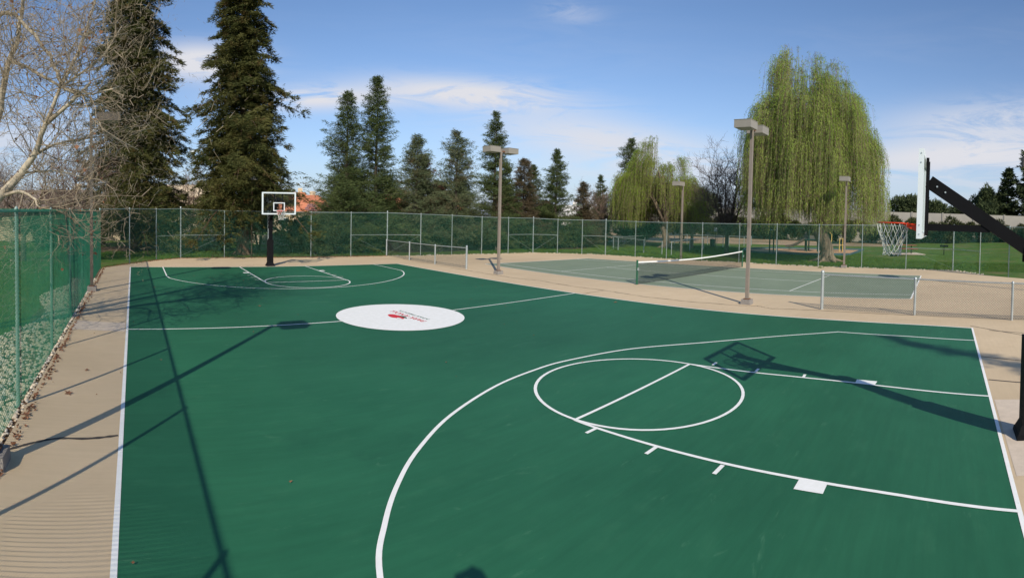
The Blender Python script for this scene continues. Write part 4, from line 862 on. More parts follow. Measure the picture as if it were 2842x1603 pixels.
# low shrubs at the foot of the conifers
SH = [(12.7, 34.9, .9, 1.3), (14.4, 35.3, 1.5, 1.6), (16.9, 35.9, 1.0, 1.5), (20.6, 35.3, 1.2, 1.5), (23.2, 34.8, 1.3, 1.5), (26.8, 34.3, 1.2, 1.5), (28.3, 34.0, 1.0, 1.2), (31.6, 33.8, 1.3, 1.4), (33.9, 33.2, .9, 1.2), (37.2, 32.8, .9, 1.2), (2.9, 46.5, 1.4, 1.9), (-3.5, 47, 1.6, 2.2), (10.6, 58, 3, 3.2), (-7.5, 44, 2, 2.4), (11.7, 37.4, 1.25, 1.9), (13.4, 38.6, 1.35, 2.2), (10.0, 40.5, 1.8, 1.9)]
for i, (x, y, z, r) in enumerate(SH):
    lab = ['low shrub right beside the far hoop post behind the fence', 'rounded grey-green shrub under the first conifer', 'shrub between the first two conifers', 'shrub in front of the third conifer', 'shrub left of the ragged grey-green conifer', 'shrub below the double lamp, left side of its pole',
           'small shrub directly behind the double-lamp pole', 'dark shrub at the foot of the half-browned conifer', 'small shrub under the pointed conifer', 'small shrub left of the lone brown conifer', 'shrub beside the iron railings behind the leftmost redwood', 'dark shrub at the railings near the left fence corner',
           'tall shrub before the cream house between the redwoods', 'green shrub at the far left above the green fence', 'dark shrub behind the far hoop post, right side', 'dark shrub left of the first conifer, behind the fence', 'dark shrub between the second redwood trunk and the far hoop'][i]
    blob('shrub', lab, 'shrub', (x, y, z), (r, r, z * 1.05), 3600 if r < 2 else 8000, .2 if r < 2 else .3, .07 if r < 2 else .1, M['fol_shrub'] if i % 3 else M['fol_mid'], 150 + i, 'shrubs behind the far fence', clumps=10, zmin=.05)
blob('blossom_tree', 'small pink blossom tree by the orange-roofed house right of the far hoop', 'tree', (21.6, 57, 2.9), (1.9, 1.9, 1.5), 3500, .18, .12, M['blossom'], 170, clumps=10)

# ------------------------------------------------------------------ park furniture and buildings
t = thing('block_wall', 'long pale concrete block wall with pilasters behind the oleander row', 'wall', (84, 10, 0))
y0 = -44.0; i = 0
pan = MB(); pan.box((0, 0, 2.6), (.2, 4.76, 5.2)); pme = pan.mesh('panel', M['wallb']); cme = MB().box((0, 0, 2.66), (.34, .26, 5.32)).mesh('pilaster', M['wallc'])
while y0 < 74:
    o = link('panel', pme, t); o.location = (0, y0 + 2.5 - 10, 0); o = link('pilaster', cme, t); o.location = (0, y0 - 10, 0); y0 += 5.02
def park_fence(pts, label, h=1.1):
    t = thing('park_fence', label, 'fence', (pts[0][0], pts[0][1], 0), 'low dog-run fences in the park'); A = []; B = []
    for i, (x, y) in enumerate(pts):
        m_ = MB(); m_.tube([(x, y, -.06), (x, y, h + .03)], .04, 6); part('post', m_, M['galv'], t)
        if i: 
            p = pts[i - 1]; m_ = MB(); m_.tube([(p[0], p[1], h), (x, y, h)], .025, 5); part('rail', m_, M['galv'], t)
            a_, b_ = mesh_fabric(p, (x, y), h, h, 0, .16, .003); A += a_; B += b_
    o = link('wire_mesh', segs_mesh('wire_mesh', A, B, [.003] * len(A), [.003] * len(A), M['wire'], WORLD[t.name]), t); o['kind'] = 'stuff'
park_fence([(40.99, 31.31), (38.29, 28.74), (37.5, 25.41), (37.07, 23.3)], 'low dog-run fence left of the smaller willow trunk')
park_fence([(37.26, 22.5), (43.09, 23.9), (47.11, 24.46), (52.2, 24.6)], 'low dog-run fence running right from the smaller willow trunk')
park_fence([(41.0, 31.3), (46.5, 31.2), (51.61, 30.49), (55.39, 30.88), (55.91, 28.35), (56.44, 25.78), (56.87, 23.99), (58.96, 23.88)], 'farthest low dog-run fence in front of the dirt bank')
t = thing('rubbish_bin', 'dark green rubbish bin by its post left of the bare dark tree', 'bin', (52.4, 26, 0)); m_ = MB(); m_.tube([(52.4, 26, -.05), (52.4, 26, .75)], [.26, .3], 12); part('drum', m_, M['dgreen'], t); m_ = MB(); m_.tube([(52.4, 26, .75), (52.4, 26, .8), (52.4, 26, .86)], [.32, .31, .1], 12); part('lid', m_, M['dgreen'], t)
t = thing('sign_post', 'thin dark post with a small white notice beside the rubbish bin', 'sign', (51.9, 25.4, 0)); m_ = MB(); m_.tube([(51.9, 25.4, -.05), (51.9, 25.4, 2.35)], .035, 6); part('post', m_, M['dgreen'], t); m_ = MB(); m_.box((51.86, 25.4, 1.95), (.02, .3, .4), rz=.5); part('notice', m_, M['band'], t)
t = thing('post', 'thin brown post right of the rubbish bin', 'post', (50.6, 24.6, 0)); m_ = MB(); m_.tube([(50.6, 24.6, -.05), (50.6, 24.6, 1.9)], .03, 6); part('pipe', m_, M['bronze'], t)
t = thing('floodlight_pole', 'slim pole with two grey floodlights seen behind the single-lamp pole by the smaller willow', 'floodlight', (52.5, 30.3, 0))
m_ = MB(); m_.tube([(52.5, 30.3, -.05), (52.5, 30.3, 4.1)], .05, 8); part('pole', m_, M['bronze'], t)
m_ = MB(); m_.tube([(52.1, 31.0, 4.5), (52.25, 30.8, 4.15), (52.5, 30.3, 4.07), (52.85, 29.7, 4.15), (52.95, 29.5, 4.5)], .03, 6); part('crossarm', m_, M['bronze'], t)
for x, y, a in ((52.1, 31.05, -.3), (52.95, 29.45, .4)):
    m_ = MB(); m_.box((x, y, 4.85), (.25, .62, .42), rz=.5 + a, taper=.9); l_ = part('floodlight', m_, M['head'], t); m_ = MB(); m_.box((x - .03, y, 4.62), (.3, .5, .06), rz=.5 + a); part('visor', m_, M['black'], l_, top=t)
# playground
t = thing('play_structure', 'play structure with dark green posts, platform and grey slide behind the big willow trunk', 'play structure', (52, 14.5, 0))
for x, y, h in ((51.48, 14.86, 1.3), (53.3, 15.1, 2.3), (51.86, 13.78, 2.3), (52.56, 13.5, 1.7), (53.9, 14.0, 2.3), (52.6, 15.3, 1.3)):
    m_ = MB(); m_.tube([(x, y, -.03), (x, y, h)], .07, 8); part('post', m_, M['dgreen'], t)
m_ = MB(); m_.box((52.7, 14.3, 1.2), (2.0, 1.8, .09)); part('platform', m_, M['dgreen'], t)
m_ = MB(); m_.box((52.4, 13.75, 1.45), (.9, .06, .4)); part('side_panel', m_, M['slide'], t); m_ = MB(); m_.box((53.6, 14.5, 1.45), (.06, 1.2, .4)); part('side_panel', m_, M['slide'], t)
sp = [(52.3, 15.2, 1.2), (52.4, 15.7, .95), (52.5, 16.3, .6), (52.7, 16.9, .38), (52.9, 17.5, .33)]; m_ = MB()
for p, q in zip(sp[:-1], sp[1:]): m_.bar(p, q, .62, .05, up=(0, 0, 1)); 
for p, q in zip(sp[:-1], sp[1:]):
    for e in (-.31, .31): m_.bar((p[0] + e * .97, p[1], p[2] + .08), (q[0] + e * .97, q[1], q[2] + .08), .05, .2)
sl_ = part('slide', m_, M['slide'], t)
for e in (-.2, .2): m_ = MB(); m_.tube([(52.75 + e, 17.1, -.03), (52.75 + e, 17.1, .35)], .03, 6); part('support', m_, M['slide'], sl_, top=t)
t = thing('swing_frame', 'dark green posts of a swing frame at the left side of the wood chips', 'play structure', (47.9, 17.2, 0))
for x, y in ((47.26, 17.4), (48.42, 17.4), (47.81, 16.84)): m_ = MB(); m_.tube([(x, y, -.03), (x, y, 2.46)], .07, 8); part('post', m_, M['dgreen'], t)
m_ = MB(); m_.tube([(47.26, 17.4, 2.2), (48.42, 17.4, 2.2)], .03, 6); m_.tube([(48.42, 17.4, 2.2), (47.81, 16.84, 2.2)], .03, 6); part('crossbar', m_, M['galv'], t)
t = thing('climbing_bars', 'yellow upright climbing bars right of the big willow trunk', 'play structure', (53.6, 11.8, 0))
for x, y, h in ((53.57, 11.83, 1.42), (53.9, 11.55, 1.45)): m_ = MB(); m_.tube([(x, y, -.03), (x, y, h)], .045, 6); part('bar', m_, M['yellow'], t)
for z in (.7, 1.4): m_ = MB(); m_.tube([(53.57, 11.83, z), (53.9, 11.55, z)], .025, 6); part('rung', m_, M['yellow'], t)
t = thing('climbing_pole', 'tall bent yellow pole peeking out right of the big willow trunk', 'play structure', (56.2, 13.27, 0)); m_ = MB(); m_.tube([(56.2, 13.27, -.03), (56.2, 13.27, 1.75), (56.1, 13.5, 2.0), (55.9, 13.9, 2.1)], .045, 6); part('pipe', m_, M['yellow'], t)
t = thing('bench', 'dark green bench in the wood chips beside the yellow bars', 'bench', (55, 12.4, 0))
for z, x in ((.45, 54.8), (.85, 55.1)): m_ = MB(); m_.box((x, 12.4, z), (.35 if z < .6 else .06, 1.5, .07 if z < .6 else .22), rz=.25); part('plank', m_, M['dgreen'], t)
for e in (-.55, .55): m_ = MB(); m_.bar((54.95, 12.4 + e, -.03), (54.95, 12.4 + e, .8), .07, .07); part('leg', m_, M['dgreen'], t)
for i in range(len(CH)):
    p, q = CH[i], CH[(i + 1) % len(CH)]; m_ = MB(); m_.bar((p[0], p[1], .04), (q[0], q[1], .04), .12, .2); o = link('pit_border', m_.mesh('pit_border', M['blue'])); o['kind'] = 'structure'
# picnic table and grill
t = thing('picnic_table', 'red-planked picnic table on a concrete pad seen through the basketball net', 'picnic table', (49.2, 4.6, 0)); 
def rotp(x, y, a=R(20)): return (49.3 + x * math.cos(a) - y * math.sin(a), 4.5 + x * math.sin(a) + y * math.cos(a))
for z, xs, wd in ((.80, (-.28, 0, .28), .25), (.47, (-.75,), .27), (.47, (.75,), .27)):
    for xx in xs: m_ = MB(); p = rotp(xx, 0); m_.box((p[0], p[1], z), (wd, 1.95, .05), rz=R(20)); part('plank', m_, M['redplank'], t)
for e in (-.55, .55):
    p = rotp(0, e); m_ = MB(); m_.bar((p[0], p[1], 0), (p[0], p[1], .77), .09, .09); a_, b_ = rotp(-.75, e), rotp(.75, e); m_.bar((a_[0], a_[1], .42), (b_[0], b_[1], .42), .06, .06); part('leg_frame', m_, M['black'], t)
pad = MB(); pad.box((49.3, 4.5, -.03), (2.8, 3.1, .05), rz=R(20)); setting('picnic_pad', pad, M['patch']).location.z = .34; t.location.z = .34
t = thing('barbecue_grill', 'black pedestal barbecue grill on the lawn right of the picnic table', 'grill', (49.82, .85, 0))
m_ = MB(); m_.tube([(49.82, .85, -.05), (49.82, .85, .75)], .04, 8); part('pedestal', m_, M['black'], t)
m_ = MB(); m_.box((49.82, .85, .82), (.45, .8, .18)); part('firebox', m_, M['black'], t); m_ = MB(); m_.box((50.0, .85, 1.28), (.05, .62, .26)); m_.bar((50.0, .6, .9), (50.0, .6, 1.2), .03, .03); m_.bar((50.0, 1.1, .9), (50.0, 1.1, 1.2), .03, .03); part('back_plate', m_, M['black'], t); t.location.z = .32
# behind the far fence, left: retaining wall, railings, pillars, houses
t = thing('retaining_wall', 'low tan retaining wall behind the redwood trunks', 'wall', (3.22, 63.2, 0)); RW = [(3.2, 63.2), (6.45, 54.83), (10.28, 50.26), (12.28, 46.65), (14.5, 43.5)]
for p, q in zip(RW[:-1], RW[1:]):
    Lw = math.dist(p, q); nb_ = max(1, round(Lw / 1.6))
    for i in range(nb_):
        a_ = Vector((*p, 0)).lerp(Vector((*q, 0)), i / nb_); b_ = Vector((*p, 0)).lerp(Vector((*q, 0)), (i + 1) / nb_ - .01); m_ = MB(); h_ = .82 + .1 * (12 - a_.x) / -12 + .08; m_.bar((a_.x, a_.y, .38), (b_.x, b_.y, .38), .3, .92); part('panel', m_, M['retain'], t)
t = thing('iron_fence', 'black iron picket fence behind the leftmost redwood', 'fence', (-9, 58.5, 0))
for z in (.12, .72): m_ = MB(); m_.box((-3.5, 58.5, z), (13, .05, .05)); part('rail', m_, M['iron'], t)
pk = MB().box((0, 0, .42), (.025, .025, .86)).mesh('picket', M['iron'])
for i in range(72): o = link('picket', pk, t); o.location = (-1.0 + i * .18 + .0, 0, 0)
t = thing('iron_fence', 'black iron picket fence beside the grey brick pillar between the redwoods', 'fence', (4.5, 71.5, 0))
for z in (.15, 1.35): m_ = MB(); m_.bar((4.5, 71.3, z), (16, 74.0, z), .05, .05); part('rail', m_, M['iron'], t)
pk2 = MB().box((0, 0, .75), (.04, .04, 1.55)).mesh('picket', M['iron'])
for i in range(48): o = link('picket', pk2, t); o.location = (i * .24, -.2 + i * .0564, 0)
for x, y, lab in ((9.82, 75.03, 'grey brick pillar with a cap between the two redwoods'), (-13.5, 72.8, 'pale brick pillar seen through the green mesh at the left')):
    t = thing('brick_pillar', lab, 'pillar', (x, y, 0), 'boundary pillars'); m_ = MB(); m_.box((x, y, 1.25), (.95, .95, 2.6)); part('shaft', m_, M['block'] if x > 0 else M['cream'], t); m_ = MB(); m_.box((x, y, 2.62), (1.15, 1.15, .14)); part('cap', m_, M['block'] if x > 0 else M['cream'], t)
def house(x, y, w_, d_, eave, ridge, rz, wall, roof, label, hip=.35):
    t = thing('house', label, 'house', (x, y, 0), 'houses beyond the park'); C_, S_ = math.cos(rz), math.sin(rz)
    def T(px, py, pz): return (x + px * C_ - py * S_, y + px * S_ + py * C_, pz)
    m_ = MB(); m_.box((x, y, eave / 2), (w_, d_, eave), rz=rz); part('wall', m_, wall, t)
    a, b = w_ / 2 + .5, d_ / 2 + .5; r_ = w_ / 2 * (1 - hip)
    m_ = MB(); m_.add([T(-a, -b, eave), T(a, -b, eave), T(a, b, eave), T(-a, b, eave), T(-r_, 0, ridge), T(r_, 0, ridge), T(-a, -b, eave - .18), T(a, -b, eave - .18), T(a, b, eave - .18), T(-a, b, eave - .18)],
                      [(0, 1, 5, 4), (1, 2, 5), (2, 3, 4, 5), (3, 0, 4), (0, 6, 7, 1), (1, 7, 8, 2), (2, 8, 9, 3), (3, 9, 6, 0), (6, 9, 8, 7)]); ro = part('roof', m_, roof, t)
    c = T(w_ * .2, d_ * .1, 0); m_ = MB(); m_.box((c[0], c[1], ridge + .1), (.7, .7, 1.2), rz=rz); part('chimney', m_, wall, ro, top=t)
    for i in range(max(2, int(w_ / 4))):
        px = -w_ / 2 + (i + .7) * w_ / max(2, int(w_ / 4)) - .4; c = T(px, -d_ / 2 - .02, 1.5); m_ = MB(); m_.box(c, (1.3, .06, 1.2), rz=rz); wf = part('window', m_, M['bframe'], t)
        c = T(px, -d_ / 2 - .06, 1.5); m_ = MB(); m_.box(c, (1.1, .04, 1.0), rz=rz); part('pane', m_, M['glassd'], wf, top=t)
house(8.3, 84, 13, 8, 5.4, 7.4, -.1, M['cream'], M['cream'], 'cream stucco house glimpsed between the two redwoods')
house(25.0, 79, 6, 8, 3.2, 6.2, -.3, M['cream'], M['tile'], 'orange-tiled house directly right of the far backboard')
house(29.0, 82, 6, 7, 3.2, 5.9, .4, M['cream'], M['tile'], 'second orange-tiled roof beside the first, right of the far backboard')
house(41.0, 77, 7, 8, 3.2, 6.1, -.5, M['cream'], M['tile'], 'orange-tiled roof glimpsed between the second and third conifers')
house(52.0, 76, 7, 8, 3.2, 6.1, -.6, M['cream'], M['tile'], 'orange-tiled roof glimpsed left of the ragged grey-green conifer')
house(74.5, 68, 9, 8, 3.0, 5.2, -.8, M['roof_pale'], M['roof_pale'], 'pale-roofed building beside the lone brown conifer')
house(-8.4, 57, 13, 8, 3.2, 5.5, .2, M['cream'], M['roof_gr'], 'grey-brown roofed house behind the sycamore at the left')
# dark parked van under the sycamore branches
t = thing('parked_van', 'dark parked van half hidden by bare branches at the left', 'van', (-6.0, 47, 0)); x, y = -6.0, 47
m_ = MB(); m_.box((x, y, 1.15), (5.0, 1.95, 1.5), taper=.97); m_.box((x + .3, y, 2.3), (4.0, 1.8, .8), taper=.9); m_.box((x + 3.0, y, .95), (1.1, 1.85, .9), taper=.9); part('body', m_, M['car'], t)
m_ = MB(); m_.box((x + .3, y - .88, 2.3), (3.4, .06, .45)); part('window', m_, M['glassd'], t)
m_ = MB(); m_.box((x + .3, y, 2.75), (3.4, 1.5, .05)); m_.box((x + .3, y - .5, 2.85), (3.2, .06, .05)); m_.box((x + .3, y + .5, 2.85), (3.2, .06, .05)); part('roof_rack', m_, M['bframe'], t)
for dx in (-1.7, 2.2):
    for dy in (-.9, .9): m_ = MB(); m_.tube([(x + dx, y + dy - .1, .36), (x + dx, y + dy + .1, .36)], .36, 14); part('wheel', m_, M['tyre'], t)
# street lamp between the redwoods
t = thing('street_lamp', 'white cobra-head street lamp above the gap between the redwoods', 'street lamp', (11.4, 76, 0)); m_ = MB(); m_.tube([(11.4, 76, -.05), (11.4, 76, 10.2), (11.2, 76, 11.0), (10.4, 75.9, 11.6), (9.3, 75.8, 11.95)], [.12, .08, .06, .05, .05], 7); part('mast', m_, M['galv'], t)
m_ = MB(); m_.box((8.8, 75.7, 11.95), (1.1, .4, .22), taper=.8); part('lamp_head', m_, M['bframe'], t)
t = thing('utility_box', 'small grey box light fixed high in the second redwood', 'lamp', (7.86, 33.4, 0)); m_ = MB(); m_.tube([(7.86, 33.9, -.06), (7.86, 33.9, 5.15)], .04, 6); part('pole', m_, M['bark_red'], t); m_ = MB(); m_.box((7.86, 33.3, 5.25), (.42, .2, .2)); bx = part('housing', m_, M['head'], t)
for q in (-.12, 0, .12): m_ = MB(); m_.box((7.86 + q, 33.19, 5.25), (.08, .02, .12)); part('lens', m_, M['glassd'], bx, top=t)

# ------------------------------------------------------------------ rocks, leaves, grass
rg = np.random.default_rng(2)
def rock_mesh(i, m):
    bm = bmesh.new(); bmesh.ops.create_icosphere(bm, subdivisions=1, radius=1); rr = random.Random(i)
    for v in bm.verts: v.co *= rr.uniform(.75, 1.1)
    for v in bm.verts: v.co.x *= 1.15; v.co.z *= .62
    me = bpy.data.meshes.new('rock'); bm.to_mesh(me); bm.free(); me.materials.append(m)
    for p in me.polygons: p.use_smooth = True
    return me
RM = [rock_mesh(i, M['rock'] if i % 2 else M['rock2']) for i in range(8)]
def put_rock(x, y, s, label, group, z=-.03):
    o = link('rock', RM[rnd.randrange(8)]); o.location = (x, y, z + s * .3); o.rotation_euler = (rnd.uniform(-.3, .3), rnd.uniform(-.3, .3), rnd.uniform(0, 6)); o.scale = (s, s * rnd.uniform(.8, 1.1), s * rnd.uniform(.8, 1.2)); tagit(o, label, 'rock', group)
path_ = FENCE[8:27]; seg = []
for p, q in zip(path_[:-1], path_[1:]): seg.append((p, q, math.dist(p[:2], q[:2])))
def along(nr, off0, off1, wts):
    out = []
    W_ = [s_[2] * wts(s_[0]) for s_ in seg]
    for _ in range(nr):
        p, q, d = rnd.choices(seg, W_)[0]; t_ = rnd.random(); nx, ny = (q[1] - p[1]) / d, -(q[0] - p[0]) / d; o_ = rnd.uniform(off0, off1)
        out.append((p[0] + (q[0] - p[0]) * t_ - nx * o_, p[1] + (q[1] - p[1]) * t_ - ny * o_))
    return out
for x, y in along(240, .02, .42, lambda p: 1 if p[1] > 20 else 2.6): put_rock(x, y, rnd.uniform(.055, .105), 'pale rounded river rock edging the foot of the far and right fence', 'river rocks along the right and far fence')
for i in range(60): put_rock(rnd.uniform(-2.9, -1.74), rnd.uniform(6.2, 15), rnd.uniform(.05, .09), 'larger pale cobble lying in the stone bed behind the green mesh', 'cobbles in the left stone bed')
def many_rocks(name, pts, s0, s1, m, z=-.03):
    n = len(pts); ico = np.array(ICO); f = np.array(ICF); V = np.zeros((n, len(f), 3, 3)); 
    for i, (x, y) in enumerate(pts):
        s_ = rg.uniform(s0, s1) * np.array([1.1, .9, .62]); a = rg.uniform(0, 6.28); v = ico * s_ * rg.uniform(.8, 1.15, (12, 1)); c_, s2 = math.cos(a), math.sin(a)
        v = np.stack([v[:, 0] * c_ - v[:, 1] * s2, v[:, 0] * s2 + v[:, 1] * c_, v[:, 2]], 1) + np.array([x, y, z + s_[2] * .5]); V[i] = v[f]
    o = link(name, tri_mesh(name, V.reshape(-1, 3, 3), m)); o['kind'] = 'stuff'; return o
gpts = [(rg.uniform(-2.8 + .35 * math.sin(y_ * .9), -1.52), y_) for y_ in rg.uniform(3.5, 24, 5200)]
many_rocks('gravel_bed', gpts[:3000], .014, .058, M['rock']); many_rocks('gravel_bed', gpts[3000:], .02, .045, M['rock2'])
many_rocks('edging_gravel', along(900, 0, .38, lambda p: 1), .025, .05, M['rock'])
dsub = MB(); dsub.ngon([(x, y, -.050) for x, y in wander([(-1.5, 2), (-1.5, 28.5), (-2.3, 28), (-2.95, 20), (-2.7, 14), (-3.0, 8), (-3.1, 2), (-1.5, 2)], 8, .08)[:-1]]); setting('stone_bed_soil', dsub, M['mulch'])
# fallen leaves
def leaf_mesh():
    m_ = MB(); n = 10; pts = [(0, 0, .01)]
    for i in range(n): a = 2 * math.pi * i / n; r = 1 if i % 2 == 0 else .42; pts.append((r * math.cos(a), r * math.sin(a) * .85, .25 * r * (1 if i % 4 else .3)))
    m_.add(pts, [(0, 1 + i, 1 + (i + 1) % n) for i in range(n)]); return m_.mesh('leaf', M['leaf'])
LMs = leaf_mesh()
for x, y, s, lab in [(-.91, 9.3, .10, 'largest curled brown leaf lying on the tan slab beside the lamp-post shadow'), (-.72, 10.57, .06, 'small brown leaf on the tan slab nearest the white sideline'), (-1.3, 10.43, .06, 'small brown leaf on the tan slab near the green fence, beyond the large curled one'),
                     (-1.38, 8.61, .09, 'brown leaf caught against the foot of the nearest visible fence post'), (-1.42, 8.33, .10, 'broad brown leaf at the fence foot in front of the nearest post'), (-1.36, 7.49, .06, 'brown leaf at the fence foot just beyond the lamp-post base'),
                     (-1.40, 10.78, .05, 'tiny brown leaf at the edge of the slab under the green mesh'), (14.77, 11.63, .09, 'single brown leaf on the green court near its far sideline'), (4.13, 16.74, .07, 'single reddish leaf on the green court left of the white circle')]:
    o = link('fallen_leaf', LMs); o.location = (x, y, .012); o.scale = (s, s, s); o.rotation_euler = (0, .1, rnd.uniform(0, 6)); tagit(o, lab, 'leaf', 'fallen leaves')
def litter(name, pts, s0, s1):
    P = np.array([(p[0], p[1], .01 + rg.uniform(0, .03)) for p in pts]); D = rg.normal(size=P.shape); D[:, 2] = np.abs(D[:, 2]) * .3
    V = np.concatenate([tufts(P, D, rg.uniform(s0, s1, len(P)), rg.uniform(s0, s1, len(P)) * .8, rg), tufts(P, -D * np.array([1, 1, -1]), rg.uniform(s0, s1, len(P)), rg.uniform(s0, s1, len(P)) * .8, rg)])
    V[:, :, 2] = np.maximum(V[:, :, 2], .004); o = link(name, tri_mesh(name, V, M['leaf'])); o['kind'] = 'stuff'
lp = [(-1.44 + abs(rg.normal()) * .05, rg.uniform(5.5, 28)) for _ in range(420)]
for p, q in zip(FENCE[:8], FENCE[1:9]):
    d = math.dist(p[:2], q[:2])
    for _ in range(int(d * 60)):
        t_ = rg.random(); lp.append((p[0] + (q[0] - p[0]) * t_ + rg.normal() * .1, p[1] + (q[1] - p[1]) * t_ - abs(rg.normal()) * .16))
litter('leaf_litter', lp, .035, .08)
litter('scattered_leaf_bits', [(rg.uniform(-1.4, 6), rg.uniform(18, 31)) for _ in range(120)] + [(rg.uniform(-1.4, 16), rg.uniform(5, 30)) for _ in range(60)], .015, .04)
# grass blades: left lawn and a strip outside the far and right fences
gp_ = [np.stack([rg.uniform(-11, -2.6, 60000), rg.uniform(5, 34, 60000)], 1), np.stack([rg.uniform(-2, 20, 26000), rg.uniform(33.4, 40, 26000)], 1), np.stack([rg.uniform(19, 34, 22000), rg.uniform(31, 34.5, 22000)], 1), np.stack([rg.uniform(34.6, 52, 90000), rg.uniform(-6, 31, 90000)], 1)]
G_ = np.concatenate(gp_)
x_, y_ = G_[:, 0], G_[:, 1]
ok = ~((y_ > 30) & (x_ < 18) & (x_ > -2) & (y_ < 33.9 + .0 * x_)) & ~((x_ > 18) & (x_ < 30) & (y_ < 32.4)) & ~((x_ < 36) & (x_ > 34) & (y_ < 9)) & ~((x_ > -2.5) & (x_ < 1.6) & (y_ < 33.6)) & ~((x_ > 45.5) & (y_ > 10) & (y_ < 21))
G_ = G_[ok]; n_ = len(G_); P = np.stack([G_[:, 0], G_[:, 1], np.full(n_, -.05)], 1); D = rg.normal(size=(n_, 3)) * .45; D[:, 2] = 1
far_ = np.clip((np.hypot(P[:, 0], P[:, 1]) - 8) / 30, 0, 1)
V = tufts(P, D, rg.uniform(.05, .11, n_) * (1 + .2 * far_), (.012 + .03 * far_) * rg.uniform(.7, 1.3, n_), rg)
o = link('grass', tri_mesh('grass', V, M['blade'])); o['kind'] = 'stuff'
wd_ = blob('weed', 'small green weed growing from the slab edge before the right-hand light pole', 'weed', (33.3, 8.9, .04), (.45, .2, .09), 90, .09, .02, M['blade'], 200, stem=False, zmin=.005)

# ------------------------------------------------------------------ the photographer on a step ladder (only the shadow of the head reaches the picture)
def skin_mesh(name, verts, edges, radii, m, sub=2):
    me = bpy.data.meshes.new(name); me.from_pydata(verts, edges, []); o = bpy.data.objects.new(name, me); col.objects.link(o)
    md = o.modifiers.new('s', 'SKIN'); md.use_smooth_shade = True
    for i, r in enumerate(radii): me.skin_vertices[0].data[i].radius = (r, r) if not isinstance(r, tuple) else r
    me.skin_vertices[0].data[0].use_root = True
    ss = o.modifiers.new('u', 'SUBSURF'); ss.levels = sub; ss.render_levels = sub
    dg = bpy.context.evaluated_depsgraph_get(); me2 = bpy.data.meshes.new_from_object(o.evaluated_get(dg)); bpy.data.objects.remove(o); me2.materials.clear(); me2.materials.append(m); return me2
HX, HY, HZ = .20, .66, 3.02            # head centre
t = thing('person', 'photographer in blue shirt and jeans on a step ladder, seen only as a shadow', 'person', (HX, HY - .12, 1.36)); Bp = Vector((HX, HY - .12, 1.36))
def rel(p): return Vector(p) - Bp
bv = [(HX, HY - .12, 2.30), (HX, HY - .12, 2.55), (HX, HY - .10, 2.76), (HX, HY - .05, 2.86), (HX, HY - .01, 2.95), (HX, HY, 3.04), (HX, HY - .01, 3.10),
      (HX - .19, HY - .10, 2.74), (HX - .25, HY + .0, 2.56), (HX - .15, HY + .13, 2.88), (HX - .12, HY + .16, 2.97), (HX + .19, HY - .10, 2.74), (HX + .25, HY + .0, 2.56), (HX + .15, HY + .13, 2.88), (HX + .12, HY + .16, 2.97),
      (HX - .10, HY - .12, 2.22), (HX - .11, HY - .09, 1.86), (HX - .11, HY - .12, 1.46), (HX - .11, HY - .0, 1.40), (HX + .10, HY - .12, 2.22), (HX + .11, HY - .09, 1.86), (HX + .11, HY - .12, 1.46), (HX + .11, HY - .0, 1.40)]
be = [(0, 1), (1, 2), (2, 3), (3, 4), (4, 5), (5, 6), (2, 7), (7, 8), (8, 9), (9, 10), (2, 11), (11, 12), (12, 13), (13, 14), (0, 15), (15, 16), (16, 17), (17, 18), (0, 19), (19, 20), (20, 21), (21, 22)]
br = [(.15, .11), (.15, .11), (.16, .10), .055, .075, (.078, .095), .065, .06, .045, .033, .03, .06, .045, .033, .03, .085, .06, .045, .035, .085, .06, .045, .035]
o = link('body', skin_mesh('body', [rel(p) for p in bv], be, br, M['skin']), t)
o = link('shirt', skin_mesh('shirt', [rel(bv[i]) for i in (0, 1, 2, 7, 8, 11, 12)], [(0, 1), (1, 2), (2, 3), (3, 4), (2, 5), (5, 6)], [(.17, .13), (.165, .125), (.175, .12), .075, .06, .075, .06], M['shirt']), t)
o = link('jeans', skin_mesh('jeans', [rel(bv[i]) for i in (0, 15, 16, 17, 19, 20, 21)], [(0, 1), (1, 2), (2, 3), (0, 4), (4, 5), (5, 6)], [(.165, .125), .1, .078, .062, .1, .078, .062], M['jeans']), t)
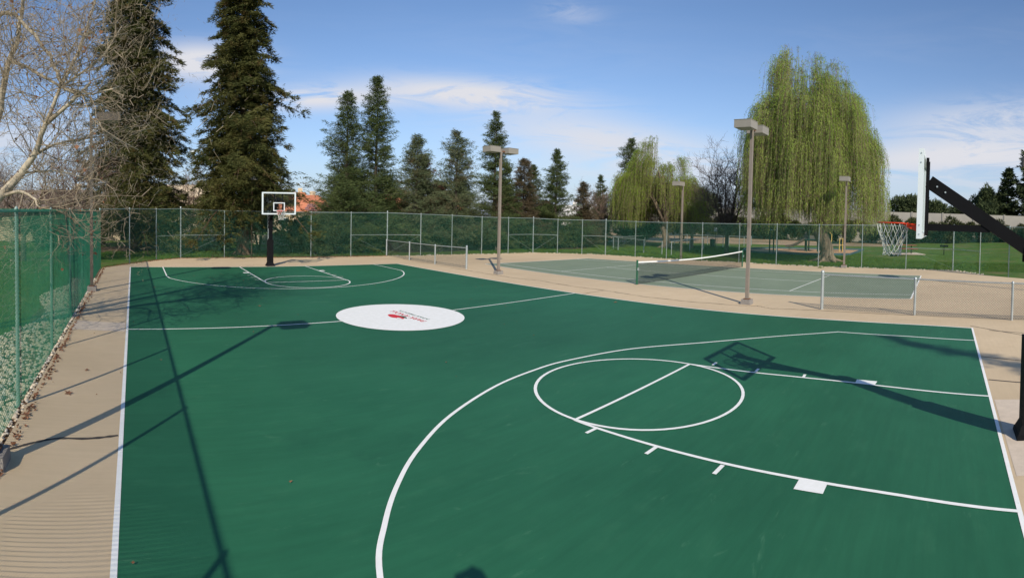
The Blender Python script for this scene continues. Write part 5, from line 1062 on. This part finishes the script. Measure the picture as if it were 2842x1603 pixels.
for e in (-1, 1):
    o = link('shoe', skin_mesh('shoe', [rel((HX + e * .11, HY - .14, 1.41)), rel((HX + e * .11, HY - .0, 1.40)), rel((HX + e * .11, HY + .07, 1.39))], [(0, 1), (1, 2)], [.05, .045, .035], M['shoe']), t)
    wr = Vector((HX + e * .115, HY + .155, 2.98)); ths = []
    for k_ in range(4):                                     # four bent fingers curling behind the phone
        b0 = wr + Vector((-e * .005, .0 + .0, .01 + .018 * k_)); ths.append([b0, b0 + Vector((-e * .03, .025, .006)), b0 + Vector((-e * .055, .018, .006)), b0 + Vector((-e * (.07 - .005 * abs(k_ - 1)), .004, .004))])
    b0 = wr + Vector((0, -.01, .0)); ths.append([b0, b0 + Vector((-e * .02, -.015, .03)), b0 + Vector((-e * .04, -.008, .05)), b0 + Vector((-e * .05, -.004, .06))])
    for q in ths: link('finger', skin_mesh('finger', [rel(p) for p in q], [(0, 1), (1, 2), (2, 3)], [.009, .0085, .008, .006], M['skin'], 1), t)
    o = link('ear', skin_mesh('ear', [rel((HX + e * .078, HY - .0, 3.0)), rel((HX + e * .086, HY - .012, 3.03))], [(0, 1)], [.012, .016], M['skin'], 1), t)
o = link('nose', skin_mesh('nose', [rel((HX, HY + .085, 3.045)), rel((HX, HY + .108, 3.008))], [(0, 1)], [.009, .014], M['skin'], 1), t)
o = link('mouth', skin_mesh('mouth', [rel((HX - .022, HY + .088, 2.968)), rel((HX, HY + .094, 2.967)), rel((HX + .022, HY + .088, 2.968))], [(0, 1), (1, 2)], [.004, .006, .004], mat('lips', (.42, .15, .12), .5), 1), t)
for e in (-1, 1): o = link('eye', skin_mesh('eye', [rel((HX + e * .03, HY + .083, 3.04)), rel((HX + e * .03, HY + .088, 3.041))], [(0, 1)], [.010, .009], mat('eye', (.05, .04, .03), .2), 1), t)
o = link('hair', skin_mesh('hair', [rel((HX, HY - .055, 3.0)), rel((HX, HY - .04, 3.07)), rel((HX, HY + .0, 3.115)), rel((HX, HY + .045, 3.10))], [(0, 1), (1, 2), (2, 3)], [.07, .082, .075, .05], M['hair']), t)
t.location.z += .07
t = thing('mobile_phone', 'dark phone held up in both hands by the photographer', 'phone', (.19, .88, 3.05)); m_ = MB(); m_.box((.19, .85, 3.07), (.15, .009, .075)); part('case', m_, M['black'], t)
t = thing('step_ladder', 'aluminium step ladder under the photographer', 'ladder', (HX, HY - .2, 0))
for e in (-1, 1):
    m_ = MB(); m_.bar((HX + e * .27, HY - .75, 0), (HX + e * .2, HY - .26, 1.36), .03, .07); part('side_rail', m_, M['alu'], t)
    m_ = MB(); m_.bar((HX + e * .27, HY + .45, 0), (HX + e * .2, HY + .0, 1.34), .03, .05); part('rear_leg', m_, M['alu'], t)
for i in range(5):
    f = (i + 1) / 5; m_ = MB(); z = 1.36 * f - .04; m_.box((HX, HY - .75 + .49 * f, z), (.5 - .1 * f, .09 if i < 4 else .1, .03)); part('step', m_, M['alu'], t)
m_ = MB(); m_.box((HX, HY - .12, 1.35), (.46, .34, .04)); part('top_cap', m_, M['plastic_o'], t); t.scale = (1, 1, 1.075)
